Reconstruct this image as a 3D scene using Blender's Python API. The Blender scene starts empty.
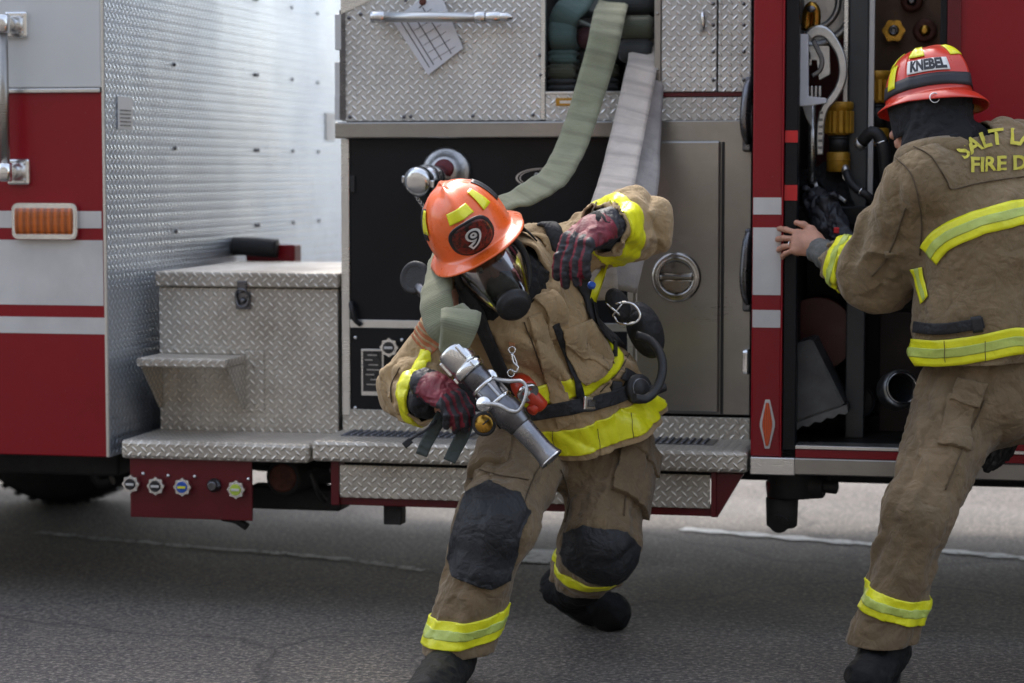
import bpy, bmesh, math, random
import numpy as np
from mathutils import Vector, Matrix
from mathutils.bvhtree import BVHTree
random.seed(7); rng = np.random.default_rng(11)
SC = bpy.context.scene; COL = SC.collection
R = math.radians
# ------------------------------------------------------------------ camera model
EYE = Vector((0, 0, 1.4)); F = 2276.0
YAW = math.atan(488/F); PIT = math.atan(171.5/F)
RT = Vector((math.cos(YAW), math.sin(YAW), 0))
FW = Vector((-math.sin(YAW)*math.cos(PIT), math.cos(YAW)*math.cos(PIT), -math.sin(PIT)))
UP = RT.cross(FW)
def ray(px, py): return FW*F + RT*(px-512) - UP*(py-341.5)
def PY(px, py, Y): r = ray(px, py); return EYE + r*(Y/r.y)
def PZ(px, py, Z=0.0): r = ray(px, py); return EYE + r*((Z-EYE.z)/r.z)
def PD(px, py, d): return EYE + ray(px, py)*(d/F)
def CV(x, y, z): return (RT*x + UP*y - FW*z).normalized()      # right, up, toward the viewer
cd = bpy.data.cameras.new('camera'); cam = bpy.data.objects.new('camera', cd); COL.objects.link(cam)
cd.sensor_width = 36; cd.lens = F/1024*36; cd.clip_end = 2000; cd.clip_start = 0.1
cam.location = EYE
cam.matrix_world = Matrix((( RT.x, UP.x, -FW.x, EYE.x), (RT.y, UP.y, -FW.y, EYE.y), (RT.z, UP.z, -FW.z, EYE.z), (0,0,0,1)))
cd.dof.use_dof = True; cd.dof.focus_distance = 6.2; cd.dof.aperture_fstop = 2.6
SC.camera = cam
# ------------------------------------------------------------------ materials
class NT:
    def __init__(s, name):
        s.m = bpy.data.materials.new(name); s.m.use_nodes = True
        s.t = s.m.node_tree; s.b = s.t.nodes['Principled BSDF']
    def n(s, typ, **kw):
        nd = s.t.nodes.new(typ)
        for k, v in kw.items():
            if k.startswith('i_'):
                nd.inputs[k[2:].replace('_', ' ')].default_value = v
            else: setattr(nd, k, v)
        return nd
    def l(s, a, b): s.t.links.new(a, b)
    def math(s, op, a, b=None, c=None, clamp=False):
        nd = s.t.nodes.new('ShaderNodeMath'); nd.operation = op; nd.use_clamp = clamp
        for i, v in enumerate((a, b, c)):
            if v is None: continue
            if isinstance(v, (int, float)): nd.inputs[i].default_value = v
            else: s.l(v, nd.inputs[i])
        return nd.outputs[0]
    def coord(s, kind='Object'):
        return s.n('ShaderNodeTexCoord').outputs[kind]
    def noise(s, scale, detail=3, rough=.55, vec=None, dist=0):
        nd = s.n('ShaderNodeTexNoise'); nd.inputs['Scale'].default_value = scale
        nd.inputs['Detail'].default_value = detail; nd.inputs['Roughness'].default_value = rough
        nd.inputs['Distortion'].default_value = dist
        s.l(vec if vec is not None else s.coord(), nd.inputs['Vector']); return nd.outputs['Fac']
    def ramp(s, fac, stops):
        nd = s.n('ShaderNodeValToRGB'); e = nd.color_ramp.elements
        while len(e) < len(stops): e.new(.5)
        for el, (p, c) in zip(e, stops):
            el.position = p; el.color = (*c, 1) if len(c) == 3 else c
        s.l(fac, nd.inputs[0]); return nd.outputs[0]
    def mix(s, fac, a, b, mode='MIX'):
        nd = s.n('ShaderNodeMix', data_type='RGBA', blend_type=mode)
        for i, v in ((0, fac), (6, a), (7, b)):
            if isinstance(v, (int, float)): nd.inputs[i].default_value = v
            elif isinstance(v, tuple): nd.inputs[i].default_value = (*v, 1)
            else: s.l(v, nd.inputs[i])
        return nd.outputs[2]
    def bump(s, h, strength=.5, dist=.01, prev=None):
        nd = s.n('ShaderNodeBump'); nd.inputs['Strength'].default_value = strength
        nd.inputs['Distance'].default_value = dist; s.l(h, nd.inputs['Height'])
        if prev is not None: s.l(prev, nd.inputs['Normal'])
        return nd.outputs[0]
    def set(s, **kw):
        for k, v in kw.items():
            i = s.b.inputs[k.replace('_', ' ')]
            if isinstance(v, (int, float)): i.default_value = v
            elif isinstance(v, tuple): i.default_value = (*v, 1) if len(v) == 3 else v
            else: s.l(v, i)
        return s.m
def sc3(c, k): return tuple(min(1, x*k) for x in c)
def plain(name, col, rough=.5, metal=0, var=.25, vs=9, bs=0, bstr=.3, coat=0, bd=.003):
    n = NT(name)
    f = n.noise(vs, 5, .6)
    c = n.ramp(f, [(.3, sc3(col, 1-var)), (.7, sc3(col, 1+var*.6))])
    rr = n.math('MULTIPLY_ADD', n.noise(vs*2.3, 4), .3, max(.02, rough-.15))
    n.set(Base_Color=c, Roughness=rr, Metallic=float(metal))
    if coat: n.set(Coat_Weight=float(coat), Coat_Roughness=.06)
    if bs: n.set(Normal=n.bump(n.noise(bs, 3), bstr, bd))
    return n.m
def diamond(name, col, rough=.34, S=.032, dirt=(.22, .18, .13), amt=.5, hi=1.55, dist=.003):
    n = NT(name); uv = n.coord('UV')
    sp = n.n('ShaderNodeSeparateXYZ'); n.l(uv, sp.inputs[0])
    u = n.math('DIVIDE', sp.outputs[0], S); v = n.math('DIVIDE', sp.outputs[1], S)
    def loz(off, sg):
        dx = n.math('SUBTRACT', n.math('FRACT', n.math('ADD', u, off)), .5)
        dy = n.math('SUBTRACT', n.math('FRACT', n.math('ADD', v, off)), .5)
        if sg < 0: dy = n.math('MULTIPLY', dy, -1.0)
        a = n.math('DIVIDE', n.math('ADD', dx, dy), 1.414*.40)
        b = n.math('DIVIDE', n.math('SUBTRACT', dx, dy), 1.414*.125)
        r = n.math('ADD', n.math('POWER', n.math('ABSOLUTE', a), 2), n.math('POWER', n.math('ABSOLUTE', b), 1.6))
        return n.math('SUBTRACT', 1, r, clamp=True)
    h = n.math('MAXIMUM', loz(0.0, 1), loz(.5, -1))
    h = n.math('POWER', h, .6)
    d = n.ramp(n.noise(3.2, 6, .65), [(.35, (0, 0, 0)), (.75, (1, 1, 1))])
    d2 = n.math('MULTIPLY', n.math('MULTIPLY', d, amt), n.math('SUBTRACT', 1, n.math('MULTIPLY', h, .75)))
    base = n.mix(h, col, sc3(col, hi))
    c = n.mix(d2, base, dirt)
    big = n.noise(1.7, 3)
    rr = n.math('ADD', n.math('MULTIPLY_ADD', big, .25, rough-.1), n.math('MULTIPLY', d2, .35))
    rr = n.math('SUBTRACT', rr, n.math('MULTIPLY', h, .08))
    b1 = n.bump(h, 1.0, dist)
    b2 = n.bump(n.noise(2.2, 2), .35, .02, b1)      # sheet is never dead flat
    n.set(Base_Color=c, Metallic=n.math('SUBTRACT', .96, n.math('MULTIPLY', d2, .7)), Roughness=rr, Normal=b2)
    return n.m
def paint(name, col, rough=.3, grime=.3):
    n = NT(name)
    g = n.noise(2.3, 6, .65); fine = n.noise(60, 3, .6)
    c = n.mix(n.math('MULTIPLY', n.ramp(g, [(.42, (0, 0, 0)), (.8, (1, 1, 1))]), grime), col, sc3(col, .55))
    sp = n.ramp(n.noise(130, 2, .5), [(.73, (0, 0, 0)), (.77, (1, 1, 1))])
    c = n.mix(n.math('MULTIPLY', sp, .25), c, (.3, .26, .22))
    n.set(Base_Color=c, Roughness=n.math('MULTIPLY_ADD', g, .22, rough-.06), Coat_Weight=.10, Coat_Roughness=.12, Specular_IOR_Level=.35,
          Normal=n.bump(n.noise(3, 2), .12, .02))
    return n.m
def steel(name, col=(.5, .49, .46), rough=.3, brushed=(1, 1, 40), amt=.25, stain=.3):
    n = NT(name)
    mp = n.n('ShaderNodeMapping'); mp.inputs['Scale'].default_value = brushed; n.l(n.coord(), mp.inputs[0])
    br = n.noise(9, 4, .7, mp.outputs[0]); g = n.noise(3.4, 6, .62)
    c = n.mix(n.math('MULTIPLY', n.ramp(g, [(.4, (0, 0, 0)), (.75, (1, 1, 1))]), stain), col, sc3(col, .5))
    n.set(Base_Color=c, Metallic=.95, Roughness=n.math('MULTIPLY_ADD', n.math('ADD', br, g), amt, rough-amt),
          Normal=n.bump(br, .12, .002, n.bump(n.noise(2.5, 2), .3, .015)))
    return n.m
def cloth(name, col, rough=.88, dirt=.4, weave=700, sheen=.15, wr=55, stretch=(1, 1, 1)):
    n = NT(name)
    g = n.noise(5.5, 7, .68); g2 = n.noise(17, 5, .6)
    c = n.mix(n.math('MULTIPLY', n.ramp(g, [(.42, (0, 0, 0)), (.72, (1, 1, 1))]), dirt), col, sc3(col, .42))
    c = n.mix(n.math('MULTIPLY', n.ramp(g2, [(.55, (0, 0, 0)), (.8, (1, 1, 1))]), dirt*.7), c, sc3(col, 1.45))
    c = n.mix(n.math('MULTIPLY', n.ramp(n.noise(260, 2), [(.3, (0, 0, 0)), (.7, (1, 1, 1))]), .22), c, sc3(col, .6))
    b = n.bump(n.noise(weave, 2, .6), .35, .0012)
    b = n.bump(n.math('ABSOLUTE', n.math('SUBTRACT', n.noise(wr*.6, 3, .55, dist=.5), .5)), .45, .012, b)
    b = n.bump(n.math('ABSOLUTE', n.math('SUBTRACT', n.noise(13, 3, .5, dist=.5), .5)), .6, .035, b)
    n.set(Base_Color=c, Roughness=rough, Sheen_Weight=sheen, Normal=b)
    return n.m
def tape(name, yel=(.74, .86, .015), sil=None, dirt=.35):
    n = NT(name)
    g = n.ramp(n.noise(14, 6, .7), [(.45, (0, 0, 0)), (.8, (1, 1, 1))])
    c = n.mix(n.math('MULTIPLY', g, dirt), yel, sc3(yel, .5))
    vo = n.n('ShaderNodeTexVoronoi'); vo.inputs['Scale'].default_value = 160; n.l(n.coord(), vo.inputs['Vector'])
    n.set(Base_Color=c, Roughness=.42, Normal=n.bump(n.noise(34, 3, dist=.6), .5, .005, n.bump(vo.outputs['Distance'], .25, .001)), Coat_Weight=.3, Coat_Roughness=.25)
    return n.m
M = {}
M['plate'] = diamond('tread_plate', (.64, .635, .61), rough=.42)
M['plate_clean'] = diamond('bright_tread_plate', (.50, .55, .62), rough=.33, amt=.12, hi=1.5, dist=.003)
M['plate_warm'] = diamond('worn_tread_plate', (.62, .585, .52), rough=.45, amt=.75, dirt=(.2, .14, .08))
M['red'] = paint('red_paint', (.25, .0022, .009))
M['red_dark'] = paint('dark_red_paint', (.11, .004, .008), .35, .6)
M['white'] = paint('white_paint', (.62, .63, .62), .3, .18)
M['stripe'] = plain('white_reflective_vinyl', (.60, .59, .57), .4, 0, .12, 6)
M['steel'] = steel('brushed_steel', (.36, .345, .32), .34, stain=.45)
M['steel_light'] = steel('light_aluminium', (.72, .72, .70), .3, (1, 1, 30))
M['chrome'] = plain('chrome', (.78, .78, .77), .12, 1, .1)
M['cast'] = plain('cast_aluminium', (.55, .55, .54), .38, 1, .2, 20, 120, .3)
M['dkmetal'] = plain('gunmetal', (.16, .16, .17), .3, 1, .3, 20)
M['black'] = plain('black_panel_paint', (.0065, .0075, .010), .36, 0, .3, 5, 300, .15)
M['black'].node_tree.nodes['Principled BSDF'].inputs['Specular IOR Level'].default_value = .25
M['blackp'] = plain('black_rubber', (.018, .018, .019), .55, 0, .3, 20, 200, .3)
M['under'] = plain('undercarriage_black', (.014, .013, .013), .7, 0, .5, 12, 60, .5)
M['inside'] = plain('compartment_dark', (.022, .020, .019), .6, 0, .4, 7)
M['brass'] = plain('brass', (.48, .27, .05), .3, 1, .35, 25)
M['brasspaint'] = plain('gold_painted_fitting', (.45, .24, .02), .42, .3, .35, 25, 150, .3)
M['rust'] = plain('rusty_steel', (.12, .045, .03), .7, .3, .5, 25, 100, .5)
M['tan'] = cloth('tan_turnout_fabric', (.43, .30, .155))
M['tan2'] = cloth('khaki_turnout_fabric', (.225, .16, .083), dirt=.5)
M['tanpants'] = cloth('worn_tan_trouser_fabric', (.195, .135, .070), dirt=.7)
M['knee'] = cloth('black_knee_leather', (.017, .018, .021), .62, .3, 300, 0)
M['blackcloth'] = cloth('black_knit', (.010, .010, .012), .9, .3, 500, 0)
M['web'] = cloth('black_webbing', (.016, .016, .018), .7, .3, 600, 0)
M['webgreen'] = cloth('dark_green_webbing', (.035, .045, .038), .7, .3, 600, 0)
M['lime'] = tape('lime_yellow_tape', (.84, .83, .012))
M['limeS'] = tape('pale_silver_yellow_tape', (.50, .60, .12))
M['helmet'] = plain('orange_helmet_shell', (.90, .145, .022), .30, 0, .12, 14, coat=.5)
M['helmet2'] = plain('red_orange_helmet_shell', (.62, .035, .012), .32, 0, .15, 14, coat=.4)
M['leather_red'] = plain('crimson_leather', (.19, .014, .028), .55, 0, .5, 30, 260, .5)
M['leather_blk'] = plain('black_glove_leather', (.022, .022, .028), .5, 0, .5, 30, 260, .5)
M['skin'] = plain('skin', (.52, .26, .17), .48, 0, .18, 30, 350, .35)
M['skin'].node_tree.nodes['Principled BSDF'].inputs['Subsurface Weight'].default_value = .12
M['skin'].node_tree.nodes['Principled BSDF'].inputs['Subsurface Radius'].default_value = (.012, .004, .002)
M['white_ink'] = plain('white_print', (.75, .75, .73), .5, 0, .1)
M['black_ink'] = plain('black_print', (.02, .02, .025), .5, 0, .1)
M['yellow_ink'] = plain('yellow_lettering', (.60, .53, .05), .5, 0, .15, 30)
M['paper'] = plain('white_card', (.68, .69, .72), .55, 0, .06, 12)
M['yellowfilm'] = plain('yellow_helmet_reflector', (.80, .78, .01), .3, 0, .1, 20, coat=.4)
M['redplastic'] = plain('red_orange_plastic', (.55, .045, .015), .35, 0, .15, 20)
M['redsq'] = plain('red_tape', (.55, .012, .015), .35, 0, .12, 20)
def hosecloth(name, col):
    n = NT(name); uv = n.coord('UV')
    sp = n.n('ShaderNodeSeparateXYZ'); n.l(uv, sp.inputs[0])
    w = n.n('ShaderNodeTexWave'); w.inputs['Scale'].default_value = 130; w.bands_direction = 'X'; n.l(uv, w.inputs['Vector'])
    w2 = n.n('ShaderNodeTexWave'); w2.inputs['Scale'].default_value = 60; w2.bands_direction = 'Y'; n.l(uv, w2.inputs['Vector'])
    d = n.ramp(n.noise(13, 6, .7), [(.4, (0, 0, 0)), (.75, (1, 1, 1))])
    mp = n.n('ShaderNodeMapping'); mp.inputs['Scale'].default_value = (2, 22, 1); n.l(uv, mp.inputs[0])
    d3 = n.ramp(n.noise(1.1, 3, .6, mp.outputs[0]), [(.48, (0, 0, 0)), (.68, (1, 1, 1))])
    c = n.mix(n.math('MULTIPLY', d, .4), col, sc3(col, .5))
    c = n.mix(n.math('MULTIPLY', d3, .6), c, sc3(col, .38))
    c = n.mix(n.math('MULTIPLY', w.outputs['Fac'], .18), c, sc3(col, .6))
    b = n.bump(w2.outputs['Fac'], .4, .0012, n.bump(n.noise(30, 3), .5, .006))
    n.set(Base_Color=c, Roughness=.85, Sheen_Weight=.15, Normal=b); return n.m
M['hose_green'] = hosecloth('green_hose_jacket', (.215, .225, .14))
M['hose_grey'] = hosecloth('grey_green_hose_jacket', (.25, .27, .22))
M['hose_white'] = hosecloth('white_hose_jacket', (.60, .54, .475))
M['hose_teal'] = hosecloth('teal_hose_jacket', (.085, .145, .135))
M['hose_olive'] = hosecloth('olive_hose_jacket', (.075, .085, .055))
M['hose_dark'] = hosecloth('dark_hose_jacket', (.040, .045, .045))
def glassmat(name, col, rough=.05, tr=.93):
    n = NT(name)
    tb = n.n('ShaderNodeBsdfTransparent'); tb.inputs[0].default_value = (*col, 1)
    gl = n.n('ShaderNodeBsdfGlossy'); gl.inputs['Roughness'].default_value = rough; gl.inputs['Color'].default_value = (1, 1, 1, 1)
    fr = n.n('ShaderNodeFresnel'); fr.inputs['IOR'].default_value = 1.5
    mx = n.n('ShaderNodeMixShader')
    n.l(n.math('MULTIPLY_ADD', fr.outputs[0], .34, .02, clamp=True), mx.inputs[0]); n.l(tb.outputs[0], mx.inputs[1]); n.l(gl.outputs[0], mx.inputs[2])
    n.l(mx.outputs[0], n.t.nodes['Material Output'].inputs['Surface']); return n.m
M['visor'] = glassmat('visor_glass', (.36, .37, .34), .10)
def lensmat(name, col):
    n = NT(name); w = n.n('ShaderNodeTexWave'); w.inputs['Scale'].default_value = 55; w.bands_direction = 'X'; n.l(n.coord('UV'), w.inputs['Vector'])
    n.set(Base_Color=n.mix(w.outputs['Fac'], col, sc3(col, .45)), Roughness=.12, Coat_Weight=.8, Normal=n.bump(w.outputs['Fac'], .5, .003)); return n.m
M['amber'] = lensmat('amber_lens', (.62, .13, .004))
M['orange_refl'] = lensmat('orange_reflector', (.85, .10, .01))
# ------------------------------------------------------------------ objects
BASE = {}
def empty(name, loc, label, cat, group=None):
    o = bpy.data.objects.new(name, None); COL.objects.link(o); o.location = loc
    o.empty_display_size = .1
    BASE[o] = Vector(loc); o['label'] = label; o['category'] = cat
    if group: o['group'] = group
    return o
def link(name, me, mats, parent=None, loc=None, label=None, cat=None, group=None, kind=None, solid=0, sub=0):
    """me is in world coordinates; its origin is moved to its thing's base"""
    if parent is not None: b = BASE[parent]
    else: b = Vector(loc) if loc is not None else Vector((0, 0, 0))
    me.transform(Matrix.Translation(-b))
    o = bpy.data.objects.new(name, me); COL.objects.link(o); BASE[o] = b
    me.name = name
    for m in (mats if isinstance(mats, (list, tuple)) else [mats]): me.materials.append(M[m] if isinstance(m, str) else m)
    if parent is not None: o.parent = parent
    else: o.location = b
    if label: o['label'] = label
    if cat: o['category'] = cat
    if group: o['group'] = group
    if kind: o['kind'] = kind
    if solid:
        md = o.modifiers.new('Solidify', 'SOLIDIFY'); md.thickness = abs(solid); md.offset = -1 if solid > 0 else 1
    if sub:
        md = o.modifiers.new('Subdivision', 'SUBSURF'); md.levels = sub; md.render_levels = sub
    return o
class MB:
    def __init__(s): s.bm = bmesh.new(); s.mi = 0; s.uvset = set(); s.rb = s.bm.faces.layers.int.new('rb'); s.uv = s.bm.loops.layers.uv.new('UVMap')
    def _new(s, n0):
        s.bm.faces.ensure_lookup_table()
        for f in s.bm.faces[n0:]: f.material_index = s.mi; f.smooth = True
    def box(s, x0, x1, y0, y1, z0, z1, bev=.003, mat=None):
        t = bmesh.new()
        bmesh.ops.create_cube(t, size=1)
        for v in t.verts:
            v.co = Vector(((x0+x1)/2 + v.co.x*(x1-x0), (y0+y1)/2 + v.co.y*(y1-y0), (z0+z1)/2 + v.co.z*(z1-z0)))
        bev = min(bev, .45*min(abs(x1-x0), abs(y1-y0), abs(z1-z0)))
        if bev > 0: bmesh.ops.bevel(t, geom=t.edges[:], offset=bev, segments=2, affect='EDGES', profile=.5)
        s._merge(t, mat, flat=True); return s
    def _merge(s, t, mat=None, flat=False):
        if mat is not None: bmesh.ops.transform(t, matrix=mat, verts=t.verts)
        t.normal_update()
        vm = {v: s.bm.verts.new(v.co) for v in t.verts}
        for f in t.faces:
            try: g = s.bm.faces.new([vm[v] for v in f.verts])
            except ValueError: continue
            g.material_index = s.mi; g.smooth = not flat
        t.free()
    def lathe(s, prof, a, axis, seg=32, xs=None, close=True):
        """prof: (dist along axis, radius) from a"""
        axis = Vector(axis).normalized()
        u = axis.orthogonal().normalized() if xs is None else (Vector(xs)-axis*Vector(xs).dot(axis)).normalized()
        w = axis.cross(u); a = Vector(a); rings = []
        for d, r in prof:
            rings.append([s.bm.verts.new(a+axis*d+(u*math.cos(2*math.pi*k/seg)+w*math.sin(2*math.pi*k/seg))*r) for k in range(seg)])
        for i in range(len(rings)-1):
            for k in range(seg):
                f = s.bm.faces.new((rings[i][k], rings[i][(k+1) % seg], rings[i+1][(k+1) % seg], rings[i+1][k])); f.material_index = s.mi
                f.smooth = True
        if close:
            for rg in (rings[0], rings[-1]):
                f = s.bm.faces.new(rg); f.material_index = s.mi
        return s
    def cyl(s, a, b, r, r2=None, seg=24, bev=0):
        a = Vector(a); b = Vector(b); L = (b-a).length; r2 = r if r2 is None else r2
        if bev: return s.lathe([(0, r-bev), (bev, r), (L-bev, r2), (L, r2-bev)], a, b-a, seg)
        return s.lathe([(0, r), (L, r2)], a, b-a, seg)
    def tube(s, pts, r, seg=12, closed=False, flat=None, smooth=3):
        """flat=(normal, ratio): squashed section"""
        P_ = [Vector(p) for p in pts]
        if smooth: P_ = catmull(P_, smooth, closed)
        n = len(P_); rings = []; prev = None
        rr = r if callable(r) else (lambda t: r)
        for i, p in enumerate(P_):
            if closed: t = (P_[(i+1) % n]-P_[i-1])
            else: t = P_[min(i+1, n-1)]-P_[max(i-1, 0)]
            t.normalize()
            if prev is None: u = t.orthogonal().normalized()
            else: u = (prev - t*prev.dot(t)).normalized()
            prev = u; w = t.cross(u); q = rr(i/(n-1)); ring = []
            for k in range(seg):
                d = u*math.cos(2*math.pi*k/seg)+w*math.sin(2*math.pi*k/seg)
                ring.append(s.bm.verts.new(p+d*q))
            rings.append(ring)
        m = n if closed else n-1
        for i in range(m):
            for k in range(seg):
                f = s.bm.faces.new((rings[i][k], rings[i][(k+1) % seg], rings[(i+1) % n][(k+1) % seg], rings[(i+1) % n][k]))
                f.material_index = s.mi; f.smooth = True
        if not closed:
            for rg in (rings[0], rings[-1]): s.bm.faces.new(rg).material_index = s.mi
        return s
    def torus(s, c, axis, R_, r, seg=40, s2=12):
        axis = Vector(axis).normalized(); u = axis.orthogonal().normalized(); w = axis.cross(u); c = Vector(c)
        return s.tube([c+(u*math.cos(2*math.pi*k/seg)+w*math.sin(2*math.pi*k/seg))*R_ for k in range(seg)], r, s2, True, smooth=0)
    def prism(s, pts, y0, y1, bev=0, axis='y', mat=None):
        """pts: (x,z) outline pushed from y0 to y1"""
        t = bmesh.new()
        f_ = {'y': lambda a, b, c: Vector((a, c, b)), 'x': lambda a, b, c: Vector((c, a, b)), 'z': lambda a, b, c: Vector((a, b, c))}[axis]
        A = [t.verts.new(f_(a, b, y0)) for a, b in pts]; B = [t.verts.new(f_(a, b, y1)) for a, b in pts]; n = len(pts)
        t.faces.new(A); t.faces.new(B[::-1])
        for i in range(n): t.faces.new((A[i], B[i], B[(i+1) % n], A[(i+1) % n]))
        bmesh.ops.recalc_face_normals(t, faces=t.faces)
        if bev: bmesh.ops.bevel(t, geom=t.edges[:], offset=bev, segments=2, affect='EDGES')
        s._merge(t, mat, flat=True); return s
    def ribbon(s, pts, norms, width, th, smooth=4, round_=True, wob=0):
        """flat strap / hose: width across, th thick; norms give the face direction at each point"""
        P_ = [Vector(p) for p in pts]; N_ = [Vector(n) for n in norms]
        W_ = width if isinstance(width, (list, tuple)) else [width]*len(P_)
        T_ = th if isinstance(th, (list, tuple)) else [th]*len(P_)
        if smooth:
            P2 = catmull(P_, smooth); N2 = catmull(N_, smooth)
            W2 = [v.x for v in catmull([Vector((w, 0, 0)) for w in W_], smooth)]; T2 = [v.x for v in catmull([Vector((w, 0, 0)) for w in T_], smooth)]
        else: P2, N2, W2, T2 = P_, N_, W_, T_
        sec = []
        K = 8
        for k in range(K+1): sec.append((-.5+k/K, (.5 if not round_ else .5*min(1, (1-abs(2*k/K-1)**4)+.35))))
        sec = [(a, b) for a, b in sec]+[(a, -b) for a, b in reversed(sec)]
        rings = []; acc = 0; uvs = []
        for i, p in enumerate(P2):
            t = (P2[min(i+1, len(P2)-1)]-P2[max(i-1, 0)]).normalized()
            nn = N2[i]-t*N2[i].dot(t)
            if nn.length < 1e-5: nn = t.orthogonal()
            nn.normalize(); w = t.cross(nn)
            if i: acc += (P2[i]-P2[i-1]).length
            wb = wob*math.sin(acc*37+1.3)*.5+wob*math.sin(acc*83)*.5
            rings.append([s.bm.verts.new(p+w*(a*W2[i])+nn*(b*T2[i]+wb)) for a, b in sec])
            uvs.append((acc, [a*W2[i] for a, b in sec]))
        n = len(sec); fs = []
        for i in range(len(rings)-1):
            for k in range(n):
                k2 = (k+1) % n
                f = s.bm.faces.new((rings[i][k], rings[i+1][k], rings[i+1][k2], rings[i][k2])); f.material_index = s.mi; f.smooth = True
                for lp, (ii, kk) in zip(f.loops, ((i, k), (i+1, k), (i+1, k2), (i, k2))):
                    lp[s.uv].uv = (uvs[ii][1][kk], uvs[ii][0])
                f[s.rb] = 1
        for rg in (rings[0], rings[-1]): s.bm.faces.new(rg).material_index = s.mi
        return s
    def ell(s, c, rx, ry=None, rz=None, mat=None, seg=24, rings=14):
        t = bmesh.new(); bmesh.ops.create_uvsphere(t, u_segments=seg, v_segments=rings, radius=1)
        ry = rx if ry is None else ry; rz = rx if rz is None else rz
        m = Matrix.Translation(Vector(c)) @ (mat.to_4x4() if mat is not None else Matrix.Identity(4)) @ Matrix.Diagonal((rx, ry, rz, 1))
        bmesh.ops.transform(t, matrix=m, verts=t.verts); s._merge(t); return s
    def grid(s, G, closed=False):
        """G: rows of points"""
        V = [[s.bm.verts.new(p) for p in row] for row in G]; m = len(G[0])
        for i in range(len(V)-1):
            for k in range(m if closed else m-1):
                f = s.bm.faces.new((V[i][k], V[i][(k+1) % m], V[i+1][(k+1) % m], V[i+1][k])); f.material_index = s.mi; f.smooth = True
        return s
    def xf(s, mat): bmesh.ops.transform(s.bm, matrix=mat, verts=s.bm.verts); return s
    def mesh(s, recalc=True):
        if recalc: bmesh.ops.recalc_face_normals(s.bm, faces=s.bm.faces)
        s.bm.normal_update()
        L = s.bm.loops.layers.uv.active
        for f in s.bm.faces:
            if f[s.rb]: continue
            n = f.normal; a = (abs(n.x), abs(n.y), abs(n.z)); k = a.index(max(a))
            for lp in f.loops:
                c = lp.vert.co
                lp[L].uv = ((c.y, c.z), (c.x, c.z), (c.x, c.y))[k]
        me = bpy.data.meshes.new('m'); s.bm.to_mesh(me); s.bm.free(); return me
    def build(s, name, mats, parent=None, **kw):
        rc = kw.pop('recalc', True); return link(name, s.mesh(rc), mats, parent, **kw)
def split_build(m, name, mats, parent, **kw):
    """each loose piece of the builder becomes a part of its own"""
    bmesh.ops.recalc_face_normals(m.bm, faces=m.bm.faces); cs = components(m.bm)
    for c in cs:
        q = MB(); vm = {}
        for f in c:
            g = q.bm.faces.new([vm.setdefault(v, None) or vm.__setitem__(v, q.bm.verts.new(v.co)) or vm[v] for v in f.verts]); g.smooth = f.smooth
        q.build(name, mats, parent, **kw)
    m.bm.free()
def catmull(P_, k, closed=False):
    if len(P_) < 3 and not closed:
        return [P_[0].lerp(P_[1], i/k) for i in range(k+1)] if len(P_) == 2 else P_
    out = []; n = len(P_)
    for i in range(n if closed else n-1):
        if closed: a, b, c, d = P_[i-1], P_[i], P_[(i+1) % n], P_[(i+2) % n]
        else: a, b, c, d = P_[max(i-1, 0)], P_[i], P_[i+1], P_[min(i+2, n-1)]
        for j in range(k):
            t = j/k
            out.append(.5*((2*b)+(c-a)*t+(2*a-5*b+4*c-d)*t*t+(3*b-a-3*c+d)*t**3))
    if not closed: out.append(P_[-1].copy())
    return out
# ------------------------------------------------------------------ noise, implicit surfaces
def _h(ix, iy, iz, seed):
    n = (ix*374761393 + iy*668265263 + iz*2147483647 + seed*1274126177) & 0xffffffff
    n = ((n ^ (n >> 13))*1274126177) & 0xffffffff
    n = ((n ^ (n >> 16))*2246822519) & 0xffffffff
    return ((n ^ (n >> 15)) & 0xffffff)/float(0xffffff)*2-1
def vnoise(p, seed=0):
    p = np.asarray(p, dtype=np.float64); i = np.floor(p).astype(np.int64); f = p-i; f = f*f*f*(f*(f*6-15)+10)
    x, y, z = i[..., 0], i[..., 1], i[..., 2]; fx, fy, fz = f[..., 0], f[..., 1], f[..., 2]
    r = 0
    for a in (0, 1):
        for b in (0, 1):
            for c in (0, 1):
                r = r+_h(x+a, y+b, z+c, seed)*(fx if a else 1-fx)*(fy if b else 1-fy)*(fz if c else 1-fz)
    return r
def fbm(p, oct=3, seed=0):
    r = 0; a = 1; s_ = 0
    for k in range(oct): r = r+a*vnoise(p*2**k+k*17.3, seed+k); s_ += a; a *= .5
    return r/s_
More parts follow.
